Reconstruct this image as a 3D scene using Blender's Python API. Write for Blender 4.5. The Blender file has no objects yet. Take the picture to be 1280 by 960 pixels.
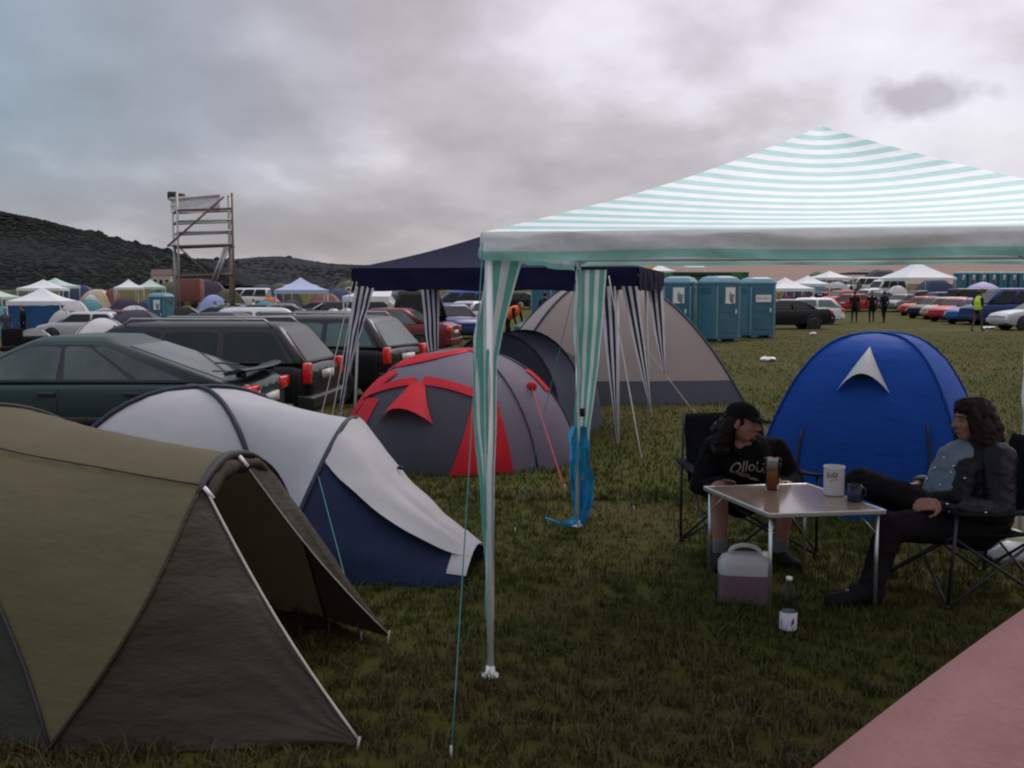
import bpy, bmesh, math, random
import numpy as np
from mathutils import Vector, Matrix, Euler, noise as mnoise

random.seed(7)
RNG = np.random.default_rng(11)
sc = bpy.context.scene
COL = sc.collection
R = math.radians

# ------------------------------------------------------------------ camera
CAM_H = 1.74
FPX = 1290.0                       # focal length in pixels of the 1280-wide photograph
PITCH = math.atan(115 / FPX)
cam_d = bpy.data.cameras.new("camera")
cam = bpy.data.objects.new("camera", cam_d)
COL.objects.link(cam)
cam_d.sensor_width = 36.0
cam_d.lens = 36.0 * FPX / 1280
cam.location = (0, 0, CAM_H)
cam.rotation_euler = (math.pi / 2 - PITCH, 0, 0)
cam_d.clip_start = 0.05
cam_d.clip_end = 20000
sc.camera = cam

# ------------------------------------------------------------------ light
SUN_AZ, SUN_EL = R(28), R(48)      # to the right of straight ahead, behind the cloud
sun_d = bpy.data.lights.new("sun", 'SUN')
sun_d.energy = 1.45
sun_d.angle = R(25)
sun_d.color = (1.0, 0.96, 0.93)
sun = bpy.data.objects.new("sun", sun_d)
COL.objects.link(sun)
sdir = Vector((math.sin(SUN_AZ) * math.cos(SUN_EL), math.cos(SUN_AZ) * math.cos(SUN_EL), math.sin(SUN_EL)))
sun.rotation_euler = sdir.to_track_quat('Z', 'Y').to_euler()

sc.view_settings.view_transform = 'Standard'
sc.view_settings.look = 'None'
sc.view_settings.exposure = 0.0
sc.view_settings.gamma = 1.0
sc.view_settings.use_curve_mapping = False
try:
    sc.cycles.filter_width = 2.1
    sc.cycles.max_bounces = 6
    sc.cycles.transparent_max_bounces = 12
    sc.cycles.sample_clamp_indirect = 4
except Exception:
    pass


# ------------------------------------------------------------------ placing helpers
CA, SA = math.cos(PITCH), math.sin(PITCH)


def ray(px, py):
    u, v = (px - 640) / FPX, (480 - py) / FPX
    return Vector((u, CA + v * SA, -SA + v * CA))


def G(px, py, z=0.0):
    d = ray(px, py)
    k = (z - CAM_H) / d.z
    return Vector((d.x * k, d.y * k, z))


def P(px, py, y):
    d = ray(px, py)
    k = y / d.y
    return Vector((d.x * k, y, CAM_H + d.z * k))


def sst(a, b, x):
    t = min(1, max(0, (x - a) / (b - a)))
    return t * t * (3 - 2 * t)


def gz(x, y):
    """height of the ground: level round the tents, dipping to the left, rising beyond 75 m"""
    dip = -0.62 * sst(6, 27, -x) * sst(4, 18, y)
    u = x / max(y, 1.0)
    top = 150 + 480 * sst(-0.06, 0.12, u)
    t = min(y, top) - 75
    dip -= 0.14 * sst(0.9, 2.8, -x) * sst(7.0, 10.3, y)
    rise = 0.041 * (max(0, t) - 6 * (1 - math.exp(-max(0, t) / 6)))
    return dip + rise


def spot(px, y):
    x = (px - 640) / FPX * y
    return Vector((x, y, gz(x, y)))


class NT:
    """tiny node-tree writer"""
    def __init__(s, tree):
        s.t = tree
        tree.nodes.clear()

    def n(s, kind, **kw):
        nd = s.t.nodes.new(kind)
        for k, v in kw.items():
            if k.startswith('i_'):
                key = k[2:].replace('_', ' ')
                s.set(nd.inputs[key], v)
            else:
                setattr(nd, k, v)
        return nd

    def set(s, inp, v):
        if isinstance(v, bpy.types.NodeSocket):
            s.t.links.new(v, inp)
        elif isinstance(v, bpy.types.Node):
            s.t.links.new(v.outputs[0], inp)
        else:
            if hasattr(inp, 'default_value'):
                dv = inp.default_value
                if hasattr(dv, '__len__') and not isinstance(v, (tuple, list)):
                    v = [v] * len(dv)
                if hasattr(dv, '__len__') and len(dv) == 4 and len(v) == 3:
                    v = tuple(v) + (1,)
                inp.default_value = v

    def math(s, op, a, b=None, clamp=False):
        nd = s.n('ShaderNodeMath', operation=op, use_clamp=clamp)
        s.set(nd.inputs[0], a)
        if b is not None:
            s.set(nd.inputs[1], b)
        return nd.outputs[0]

    def mix(s, f, a, b, mode='MIX'):
        nd = s.n('ShaderNodeMix', data_type='RGBA', blend_type=mode)
        s.set(nd.inputs[0], f)
        s.set(nd.inputs[6], a)
        s.set(nd.inputs[7], b)
        return nd.outputs[2]

    def ramp(s, f, stops):
        nd = s.n('ShaderNodeValToRGB')
        el = nd.color_ramp.elements
        while len(el) < len(stops):
            el.new(0.5)
        for e, (p, c) in zip(el, stops):
            e.position = p
            e.color = tuple(c) + (1,) if len(c) == 3 else c
        s.set(nd.inputs[0], f)
        return nd.outputs[0]


def build_world():
    w = bpy.data.worlds.new("World")
    sc.world = w
    w.use_nodes = True
    t = NT(w.node_tree)
    out = t.n('ShaderNodeOutputWorld')
    bg = t.n('ShaderNodeBackground')
    bg.inputs[1].default_value = 0.1
    t.t.links.new(bg.outputs[0], out.inputs[0])
    sky = t.n('ShaderNodeTexSky', sky_type='NISHITA', sun_disc=False, sun_elevation=SUN_EL, sun_rotation=SUN_AZ)
    tc = t.n('ShaderNodeTexCoord')
    sep = t.n('ShaderNodeSeparateXYZ')
    t.set(sep.inputs[0], tc.outputs['Generated'])
    x, y, z = sep.outputs
    zc = t.math('MAXIMUM', z, 0.0)
    den = t.math('ADD', zc, 0.30)
    comb = t.n('ShaderNodeCombineXYZ')
    t.set(comb.inputs[0], t.math('DIVIDE', x, den))
    t.set(comb.inputs[1], t.math('DIVIDE', y, den))
    big = t.n('ShaderNodeTexNoise', i_Scale=0.85, i_Detail=5, i_Roughness=0.47)
    t.set(big.inputs['Vector'], comb.outputs[0])
    big.inputs['Distortion'].default_value = 0.35
    mp = t.n('ShaderNodeMapping', vector_type='POINT')
    t.set(mp.inputs[0], comb.outputs[0])
    mp.inputs['Location'].default_value = (3.1, 1.7, 5)
    mp.inputs['Scale'].default_value = (1.15, 1.0, 1)
    sm = t.n('ShaderNodeTexNoise', i_Scale=2.6, i_Detail=5, i_Roughness=0.52)
    t.set(sm.inputs['Vector'], mp.outputs[0])
    dens = t.math('ADD', t.math('MULTIPLY', big.outputs[0], 0.62), t.math('MULTIPLY', sm.outputs[0], 0.38))
    # brighter, thinner cloud to the right where the sun stands behind it
    dot = t.n('ShaderNodeVectorMath', operation='DOT_PRODUCT')
    t.set(dot.inputs[0], tc.outputs['Generated'])
    g = Vector((math.sin(R(27)), math.cos(R(27)), 0.2)).normalized()
    dot.inputs[1].default_value = g
    glow = t.math('POWER', t.math('MAXIMUM', dot.outputs['Value'], 0.0), 9.0)
    d2 = t.n('ShaderNodeVectorMath', operation='DOT_PRODUCT')
    t.set(d2.inputs[0], tc.outputs['Generated'])
    d2.inputs[1].default_value = ray(1190, 140).normalized()
    glow2 = t.math('POWER', t.math('MAXIMUM', d2.outputs['Value'], 0.0), 110.0)
    thin = t.math('ADD', dens, t.math('ADD', t.math('MULTIPLY', glow, 0.19), t.math('MULTIPLY', glow2, 0.10)))
    col = t.ramp(thin, [(0.32, (2.9, 2.58, 2.76)), (0.50, (4.1, 3.72, 3.98)), (0.60, (5.7, 5.25, 5.65)),
                        (0.68, (8.0, 7.6, 8.2)), (0.8, (9.6, 9.4, 10.0))])
    # an overcast dome is about three times brighter overhead than at the skyline
    lift = t.math('ADD', 0.94, t.math('MULTIPLY', t.math('POWER', zc, 2.0), 2.5))
    lc = t.n('ShaderNodeVectorMath', operation='SCALE')
    t.set(lc.inputs[0], col)
    t.set(lc.inputs['Scale'], lift)
    # thinner cloud lets some blue through high on the left
    lf = t.math('MULTIPLY', t.math('ADD', t.math('MULTIPLY', x, -1.0), -0.12, True), t.math('MULTIPLY', zc, 7.0, True), True)
    blu = t.mix(t.math('MULTIPLY', lf, 2.6, True), lc.outputs[0], (0.72, 1.05, 1.20), 'MULTIPLY')
    # one small dark cloud in front of the bright patch
    cd = ray(1150, 121).normalized()
    sb = t.n('ShaderNodeVectorMath', operation='SUBTRACT')
    t.set(sb.inputs[0], tc.outputs['Generated'])
    sb.inputs[1].default_value = cd
    ml = t.n('ShaderNodeVectorMath', operation='MULTIPLY')
    t.set(ml.inputs[0], sb.outputs[0])
    ml.inputs[1].default_value = (17, 8, 44)
    ln = t.n('ShaderNodeVectorMath', operation='LENGTH')
    t.set(ln.inputs[0], ml.outputs[0])
    fz = t.n('ShaderNodeTexNoise', i_Scale=28.0, i_Detail=5)
    t.set(fz.inputs['Vector'], tc.outputs['Generated'])
    dd = t.math('ADD', ln.outputs['Value'], t.math('MULTIPLY', t.math('SUBTRACT', fz.outputs[0], 0.5), 1.3))
    spot_ = t.ramp(dd, [(0.45, (0.62, 0.60, 0.64)), (0.95, (1, 1, 1))])
    blu = t.mix(1.0, blu, spot_, 'MULTIPLY')
    fin = t.mix(0.10, blu, sky.outputs[0])
    t.set(bg.inputs[0], fin)


build_world()

# ------------------------------------------------------------------ materials
MATS = {}


def mat(name, color, rough=0.6, metal=0.0, spec=0.4, var=0.12, scale=6.0, bump=0.0, bscale=40.0, trans=0.0,
        coat=0.0, tint=None, stretch=None, alpha=None, tcolor=None):
    if name in MATS:
        return MATS[name]
    m = bpy.data.materials.new(name)
    m.use_nodes = True
    t = NT(m.node_tree)
    out = t.n('ShaderNodeOutputMaterial')
    b = t.n('ShaderNodeBsdfPrincipled')
    b.inputs['Roughness'].default_value = rough
    b.inputs['Metallic'].default_value = metal
    b.inputs['Specular IOR Level'].default_value = spec
    b.inputs['Coat Weight'].default_value = coat
    b.inputs['Coat Roughness'].default_value = 0.08
    tc = t.n('ShaderNodeTexCoord')
    src = tc.outputs['Object']
    if stretch:
        mp = t.n('ShaderNodeMapping')
        t.set(mp.inputs[0], src)
        mp.inputs['Scale'].default_value = stretch
        src = mp.outputs[0]
    nz = t.n('ShaderNodeTexNoise', i_Scale=scale, i_Detail=5, i_Roughness=0.6)
    t.set(nz.inputs['Vector'], src)
    lo = tuple(max(0, c * (1 - var)) for c in color)
    hi = tuple(min(1, c * (1 + var)) for c in (tint or color))
    col = t.mix(t.ramp(nz.outputs[0], [(0.3, (0, 0, 0)), (0.7, (1, 1, 1))]), lo, hi)
    t.set(b.inputs['Base Color'], col)
    if bump:
        bz = t.n('ShaderNodeTexNoise', i_Scale=bscale, i_Detail=4, i_Roughness=0.6)
        t.set(bz.inputs['Vector'], src)
        bp = t.n('ShaderNodeBump')
        bp.inputs['Strength'].default_value = min(1, bump)
        bp.inputs['Distance'].default_value = 0.02
        t.set(bp.inputs['Height'], bz.outputs[0])
        t.set(b.inputs['Normal'], bp.outputs[0])
    sh = b.outputs[0]
    if trans:
        tr = t.n('ShaderNodeBsdfTranslucent')
        if tcolor:
            t.set(tr.inputs[0], tcolor)
        else:
            t.set(tr.inputs[0], col)
        mx = t.n('ShaderNodeMixShader')
        mx.inputs[0].default_value = trans
        t.set(mx.inputs[1], b.outputs[0])
        t.set(mx.inputs[2], tr.outputs[0])
        sh = mx.outputs[0]
    if alpha is not None:
        b.inputs['Alpha'].default_value = alpha
    t.t.links.new(sh, out.inputs[0])
    MATS[name] = m
    return m


def stripes(name, ca, cb, axis=1, count=14.0, duty=0.5, trans=0.3, phase=0.0, bump=0.25):
    """striped fabric; the stripes run in the UV map of the cloth"""
    if name in MATS:
        return MATS[name]
    m = bpy.data.materials.new(name)
    m.use_nodes = True
    t = NT(m.node_tree)
    out = t.n('ShaderNodeOutputMaterial')
    b = t.n('ShaderNodeBsdfPrincipled')
    b.inputs['Roughness'].default_value = 0.5
    b.inputs['Specular IOR Level'].default_value = 0.35
    uv = t.n('ShaderNodeUVMap')
    sp = t.n('ShaderNodeSeparateXYZ')
    t.set(sp.inputs[0], uv.outputs[0])
    f = t.math('FRACT', t.math('ADD', t.math('MULTIPLY', sp.outputs[axis], count), phase))
    k = t.math('LESS_THAN', f, duty)
    tc = t.n('ShaderNodeTexCoord')
    nz = t.n('ShaderNodeTexNoise', i_Scale=7.0, i_Detail=4)
    t.set(nz.inputs['Vector'], tc.outputs['Object'])
    dirt = t.ramp(nz.outputs[0], [(0.3, (0.9, 0.9, 0.9)), (0.7, (1, 1, 1))])
    col = t.mix(1.0, t.mix(k, ca, cb), dirt, 'MULTIPLY')
    t.set(b.inputs['Base Color'], col)
    bz = t.n('ShaderNodeTexNoise', i_Scale=9.0, i_Detail=3)
    t.set(bz.inputs['Vector'], tc.outputs['Object'])
    bp = t.n('ShaderNodeBump')
    bp.inputs['Strength'].default_value = bump
    bp.inputs['Distance'].default_value = 0.03
    t.set(bp.inputs['Height'], bz.outputs[0])
    t.set(b.inputs['Normal'], bp.outputs[0])
    tr = t.n('ShaderNodeBsdfTranslucent')
    t.set(tr.inputs[0], col)
    mx = t.n('ShaderNodeMixShader')
    mx.inputs[0].default_value = trans
    t.set(mx.inputs[1], b.outputs[0])
    t.set(mx.inputs[2], tr.outputs[0])
    t.t.links.new(mx.outputs[0], out.inputs[0])
    MATS[name] = m
    return m


def glassmat(name, color, rough=0.03, ior=1.45):
    if name in MATS:
        return MATS[name]
    m = bpy.data.materials.new(name)
    m.use_nodes = True
    t = NT(m.node_tree)
    out = t.n('ShaderNodeOutputMaterial')
    b = t.n('ShaderNodeBsdfPrincipled')
    b.inputs['Base Color'].default_value = tuple(color) + (1,)
    b.inputs['Transmission Weight'].default_value = 1.0
    b.inputs['Roughness'].default_value = rough
    b.inputs['IOR'].default_value = ior
    t.t.links.new(b.outputs[0], out.inputs[0])
    MATS[name] = m
    return m


# ------------------------------------------------------------------ things, parts, meshes
MAT4 = {}


def tag(o, label, cat, group=None):
    o['label'] = label
    o['category'] = cat
    if group:
        o['group'] = group
    return o


def thing(name, label, cat, loc=(0, 0, 0), rz=0.0, group=None):
    o = bpy.data.objects.new(name, None)
    o.empty_display_size = 0.2
    COL.objects.link(o)
    o.location = loc
    o.rotation_euler = (0, 0, rz)
    MAT4[o.name] = Matrix.Translation(Vector(loc)) @ Matrix.Rotation(rz, 4, 'Z')
    return tag(o, label, cat, group)


def root_of(o):
    while o.parent:
        o = o.parent
    return o


def children_of(o):
    return [c for c in COL.objects if c.parent == o]


def dup(src, loc, rz=0.0, label=None, mats=None, group=None, scale=1.0):
    """copy a thing with its parts and their sub-parts"""
    def cp(o, par):
        c = o.copy()
        COL.objects.link(c)
        if par:
            c.parent = par
        base = o.name.split('.')[0]
        if mats and base in mats and c.type == 'MESH':
            for s in c.material_slots:
                s.link = 'OBJECT'
                s.material = mats[base]
        for ch in o.children:
            cp(ch, c)
        return c
    r = cp(src, None)
    r.location = loc
    r.rotation_euler = (0, 0, rz)
    r.scale = (scale,) * 3
    if label:
        r['label'] = label
    if group:
        r['group'] = group
    return r


class MB:
    def __init__(s):
        s.v, s.f, s.uv = [], [], {}

    def add(s, verts, faces, uvs=None):
        o = len(s.v)
        s.v += [Vector(p) for p in verts]
        s.f += [[i + o for i in f] for f in faces]
        if uvs:
            for i, u in enumerate(uvs):
                s.uv[o + i] = u
        return s

    def box(s, c, size, rz=0.0, M=None):
        hx, hy, hz = size[0] / 2, size[1] / 2, size[2] / 2
        vs = [Vector((x, y, z)) for x in (-hx, hx) for y in (-hy, hy) for z in (-hz, hz)]
        m = M if M is not None else Matrix.Rotation(rz, 3, 'Z')
        c = Vector(c)
        return s.add([m @ p + c for p in vs],
                     [(0, 1, 3, 2), (4, 6, 7, 5), (0, 4, 5, 1), (2, 3, 7, 6), (0, 2, 6, 4), (1, 5, 7, 3)])

    def loft(s, rings, closed=True, caps=True):
        n = len(rings[0])
        vs = [p for r in rings for p in r]
        fs = []
        for i in range(len(rings) - 1):
            for j in range(n if closed else n - 1):
                k = (j + 1) % n
                fs.append((i * n + j, i * n + k, (i + 1) * n + k, (i + 1) * n + j))
        if caps and closed:
            fs.append(tuple(range(n - 1, -1, -1)))
            fs.append(tuple(range((len(rings) - 1) * n, len(rings) * n)))
        return s.add(vs, fs)

    def tube(s, pts, r, n=8):
        pts = [Vector(p) for p in pts]
        rad = r if isinstance(r, (list, tuple)) else [r] * len(pts)
        rings = []
        up = None
        for i, p in enumerate(pts):
            d = (pts[min(i + 1, len(pts) - 1)] - pts[max(i - 1, 0)])
            if d.length < 1e-9:
                d = Vector((0, 0, 1))
            d.normalize()
            if up is None:
                up = Vector((0, 0, 1)) if abs(d.z) < 0.9 else Vector((1, 0, 0))
            a = up - d * up.dot(d)
            if a.length < 1e-6:
                a = d.orthogonal()
            a.normalize()
            up = a
            b = d.cross(a)
            rings.append([p + (a * math.cos(2 * math.pi * k / n) + b * math.sin(2 * math.pi * k / n)) * rad[i]
                          for k in range(n)])
        return s.loft(rings)

    def grid(s, rows, uv=None):
        n = len(rows[0])
        vs = [p for r in rows for p in r]
        fs = [(i * n + j, i * n + j + 1, (i + 1) * n + j + 1, (i + 1) * n + j)
              for i in range(len(rows) - 1) for j in range(n - 1)]
        if uv is None:
            uv = [(j / (n - 1), i / (len(rows) - 1)) for i in range(len(rows)) for j in range(n)]
        return s.add(vs, fs, uv)

    def lathe(s, prof, c=(0, 0, 0), n=24, axis='Z'):
        c = Vector(c)
        rings = []
        for r, z in prof:
            ring = []
            for k in range(n):
                a = 2 * math.pi * k / n
                if axis == 'Z':
                    q = Vector((r * math.cos(a), r * math.sin(a), z))
                else:
                    q = Vector((r * math.cos(a), z, -r * math.sin(a)))
                ring.append(c + q)
            rings.append(ring)
        return s.loft(rings)

    def ell(s, c, r, M=None, n=16, m=10):
        c = Vector(c)
        rr = Vector(r) if hasattr(r, '__len__') else Vector((r, r, r))
        vs, fs = [], []
        mm = M if M is not None else Matrix.Identity(3)
        for i in range(1, m):
            th = math.pi * i / m
            for j in range(n):
                a = 2 * math.pi * j / n
                q = Vector((rr.x * math.sin(th) * math.cos(a), rr.y * math.sin(th) * math.sin(a), rr.z * math.cos(th)))
                vs.append(mm @ q + c)
        vs.append(mm @ Vector((0, 0, rr.z)) + c)
        vs.append(mm @ Vector((0, 0, -rr.z)) + c)
        t, b = len(vs) - 2, len(vs) - 1
        for i in range(m - 2):
            for j in range(n):
                k = (j + 1) % n
                fs.append((i * n + j, (i + 1) * n + j, (i + 1) * n + k, i * n + k))
        for j in range(n):
            k = (j + 1) % n
            fs.append((t, j, k))
            fs.append((b, (m - 2) * n + k, (m - 2) * n + j))
        return s.add(vs, fs)

    def cap(s, a, b, ra, rb, n=14):
        """tapered capsule"""
        a, b = Vector(a), Vector(b)
        d = b - a
        L = d.length
        d = d / L if L > 1e-6 else Vector((0, 0, 1))
        x = d.orthogonal().normalized()
        y = d.cross(x)
        prof = []
        for i in range(1, 5):
            th = math.pi / 2 * i / 4
            prof.append((ra * math.sin(th), -ra * math.cos(th)))
        for i in range(0, 4):
            th = math.pi / 2 * i / 4
            prof.append((rb * math.cos(th), L + rb * math.sin(th)))
        rings = [[a + d * h + (x * math.cos(2 * math.pi * k / n) + y * math.sin(2 * math.pi * k / n)) * r
                  for k in range(n)] for r, h in prof]
        return s.loft(rings)

    def build(s, name, m, parent=None, smooth=True, local=False, base=None, bevel=0.0, sub=0, thick=0.0,
              label=None, autosmooth=None):
        me = bpy.data.meshes.new(name)
        vs = s.v
        if not local:
            if parent is not None:
                inv = MAT4[root_of(parent).name].inverted()
                vs = [inv @ p for p in vs]
            elif base is not None:
                b = Vector(base)
                vs = [p - b for p in vs]
        me.from_pydata([tuple(p) for p in vs], [], s.f)
        me.validate()
        if s.uv:
            lay = me.uv_layers.new(name="UVMap")
            for lp in me.loops:
                lay.data[lp.index].uv = s.uv.get(lp.vertex_index, (0, 0))
        bm = bmesh.new()
        bm.from_mesh(me)
        bmesh.ops.recalc_face_normals(bm, faces=bm.faces)
        bm.to_mesh(me)
        bm.free()
        ms = m if isinstance(m, (list, tuple)) else [m]
        for q in ms:
            me.materials.append(q)
        if smooth:
            me.polygons.foreach_set('use_smooth', [True] * len(me.polygons))
        o = bpy.data.objects.new(name, me)
        COL.objects.link(o)
        if parent is not None:
            o.parent = parent
        elif base is not None:
            o.location = base
            MAT4[o.name] = Matrix.Translation(Vector(base))
        if smooth and autosmooth:
            try:
                me.set_sharp_from_angle(angle=R(autosmooth))
            except Exception:
                pass
        if bevel:
            bv = o.modifiers.new("bevel", 'BEVEL')
            bv.width = bevel
            bv.segments = 2
            bv.limit_method = 'ANGLE'
            bv.angle_limit = R(35)
        if sub:
            sb = o.modifiers.new("sub", 'SUBSURF')
            sb.levels = sb.render_levels = sub
        if thick:
            so = o.modifiers.new("thick", 'SOLIDIFY')
            so.thickness = thick
            so.offset = 0
        if label:
            o['label'] = label
        return o


def fuse(mb, name, m, parent, voxel=0.01, it=4, tags=None, label=None, folds=0.0, ff=9.0):
    """melt overlapping volumes into one continuous skin"""
    me = bpy.data.meshes.new("tmp")
    me.from_pydata([tuple(p) for p in mb.v], [], mb.f)
    bm = bmesh.new()
    bm.from_mesh(me)
    bmesh.ops.recalc_face_normals(bm, faces=bm.faces)
    bm.to_mesh(me)
    bm.free()
    t = bpy.data.objects.new("tmp", me)
    COL.objects.link(t)
    rm = t.modifiers.new("r", 'REMESH')
    rm.mode = 'VOXEL'
    rm.voxel_size = voxel
    sm = t.modifiers.new("s", 'SMOOTH')
    sm.factor = 0.5
    sm.iterations = it
    dg = bpy.context.evaluated_depsgraph_get()
    new = bpy.data.meshes.new_from_object(t.evaluated_get(dg))
    bpy.data.objects.remove(t)
    out = MB()
    out.v = [v.co.copy() for v in new.vertices]
    if folds:
        # creases of worn cloth: ridged noise pushed out along the surface
        ns = [v.normal.copy() for v in new.vertices]
        for i, (p, nn) in enumerate(zip(out.v, ns)):
            q = Vector((p.x * ff, p.y * ff, p.z * ff * 1.6))
            r = 1 - abs(mnoise.noise(q)) * 2.2
            out.v[i] = p + nn * folds * (r * 0.7 + 0.5 * mnoise.noise(q * 2.3))
    out.f = [list(p.vertices) for p in new.polygons]
    bpy.data.meshes.remove(new)
    o = out.build(name, m, parent, label=label)
    if tags:
        inv = MAT4[root_of(parent).name]
        segs = [(Vector(a), Vector(b), ra, rb, k) for a, b, ra, rb, k in tags]
        for p in o.data.polygons:
            c = inv @ p.center
            best, bk = 1e9, 0
            for a, b, ra, rb, k in segs:
                d = b - a
                u = 0 if d.length_squared < 1e-9 else max(0, min(1, (c - a).dot(d) / d.length_squared))
                q = (c - a - d * u).length - (ra + (rb - ra) * u)
                if q < best:
                    best, bk = q, k
            p.material_index = bk
    return o


def textmesh(txt, size=0.05, shear=0.0, extrude=0.001):
    cu = bpy.data.curves.new("t", 'FONT')
    cu.body = txt
    cu.size = size
    cu.shear = shear
    cu.extrude = extrude
    cu.align_x = 'CENTER'
    cu.align_y = 'CENTER'
    cu.resolution_u = 3
    o = bpy.data.objects.new("t", cu)
    COL.objects.link(o)
    dg = bpy.context.evaluated_depsgraph_get()
    me = bpy.data.meshes.new_from_object(o.evaluated_get(dg))
    vs = [v.co.copy() for v in me.vertices]
    fs = [list(p.vertices) for p in me.polygons]
    bpy.data.objects.remove(o)
    bpy.data.meshes.remove(me)
    return vs, fs


def catmull(pts, n):
    pts = [Vector(p) for p in pts]
    out = []
    m = len(pts) - 1
    for i in range(n + 1):
        t = i / n * m
        k = min(int(t), m - 1)
        u = t - k
        p0 = pts[k - 1] if k > 0 else pts[0] * 2 - pts[1]
        p1, p2 = pts[k], pts[k + 1]
        p3 = pts[k + 2] if k + 2 <= m else pts[m] * 2 - pts[m - 1]
        out.append(0.5 * ((2 * p1) + (p2 - p0) * u + (2 * p0 - 5 * p1 + 4 * p2 - p3) * u * u
                          + (3 * p1 - p0 - 3 * p2 + p3) * u ** 3))
    return out


def crumple(p, amp, f, seed=0.0):
    q = Vector((p.x * f + seed, p.y * f, p.z * f))
    return p + mnoise.noise_vector(q) * amp

# ================================================================== SETTING
def ground_material():
    m = bpy.data.materials.new("meadow_soil")
    m.use_nodes = True
    t = NT(m.node_tree)
    out = t.n('ShaderNodeOutputMaterial')
    b = t.n('ShaderNodeBsdfPrincipled')
    b.inputs['Roughness'].default_value = 0.95
    b.inputs['Specular IOR Level'].default_value = 0.1
    tc = t.n('ShaderNodeTexCoord')
    a = t.n('ShaderNodeTexNoise', i_Scale=0.35, i_Detail=8, i_Roughness=0.65)
    t.set(a.inputs['Vector'], tc.outputs['Object'])
    c = t.n('ShaderNodeTexNoise', i_Scale=6.0, i_Detail=8, i_Roughness=0.75)
    t.set(c.inputs['Vector'], tc.outputs['Object'])
    mp = t.n('ShaderNodeMapping')
    t.set(mp.inputs[0], tc.outputs['Object'])
    mp.inputs['Scale'].default_value = (0.25, 1.0, 1)
    d = t.n('ShaderNodeTexNoise', i_Scale=0.12, i_Detail=6, i_Roughness=0.6)
    t.set(d.inputs['Vector'], mp.outputs[0])
    g1 = t.mix(t.ramp(c.outputs[0], [(0.35, (0, 0, 0)), (0.65, (1, 1, 1))]), (0.030, 0.036, 0.004), (0.074, 0.080, 0.010))
    g2 = t.mix(t.ramp(a.outputs[0], [(0.42, (0, 0, 0)), (0.66, (1, 1, 1))]), g1, (0.082, 0.060, 0.022))
    g3 = t.mix(t.ramp(d.outputs[0], [(0.5, (0, 0, 0)), (0.72, (0.8, 0.8, 0.8))]), g2, (0.112, 0.082, 0.036))
    t.set(b.inputs['Base Color'], g3)
    bp = t.n('ShaderNodeBump')
    bp.inputs['Strength'].default_value = 0.9
    bp.inputs['Distance'].default_value = 0.06
    t.set(bp.inputs['Height'], c.outputs[0])
    t.set(b.inputs['Normal'], bp.outputs[0])
    t.t.links.new(b.outputs[0], out.inputs[0])
    return m


def build_ground():
    rad = [0.0] + list(np.geomspace(1.2, 9000, 90))
    az = [R(a) for a in np.linspace(-75, 75, 121)]
    mb = MB()
    rows = []
    for r in rad:
        row = []
        for a in az:
            x, y = r * math.sin(a), r * math.cos(a) - 6.0
            row.append(Vector((x, y, gz(x, y))))
        rows.append(row)
    mb.grid(rows)
    o = mb.build("ground", ground_material())
    o['kind'] = 'structure'
    # far side of the disc behind the camera
    return o


ground = build_ground()


def build_field():
    m = mat("ploughed_soil", (0.235, 0.155, 0.125), rough=0.95, spec=0.1, var=0.10, scale=0.02, stretch=(0.4, 3, 1), bump=0.4, bscale=0.6)
    mb = MB()
    rows = []
    for y in np.geomspace(150, 900, 36):
        row = []
        for u in np.linspace(0.05, 1.05, 40):
            x = u * y
            row.append(Vector((x, y, gz(x, y) + 0.06)))
        rows.append(row)
    mb.grid(rows)
    o = mb.build("ploughed_field", m)
    o['kind'] = 'structure'


build_field()


def hill(name, prof, y0, depth, mt):
    """a ridge whose skyline passes through the given (px, py) pairs at distance y0"""
    mb = MB()
    xs = np.interp(np.linspace(0, 1, 80), np.linspace(0, 1, len(prof)), [p[0] for p in prof])
    zs = np.interp(xs, [p[0] for p in prof], [p[1] for p in prof])
    rows = []
    for k in np.linspace(-1, 1, 25):
        row = []
        for px, py in zip(xs, zs):
            q = P(px, py, y0)
            h = q.z * math.cos(k * math.pi / 2) ** 1.3
            h += mnoise.noise(Vector((q.x * 0.004, k * 3, y0))) * 0.06 * q.z * (1 - abs(k))
            row.append(Vector((q.x, y0 + k * depth, h - 1.0 if abs(k) < 1 else -6)))
        rows.append(row)
    mb.grid(rows)
    o = mb.build(name, mt)
    o['kind'] = 'structure'
    return xs, zs


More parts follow.
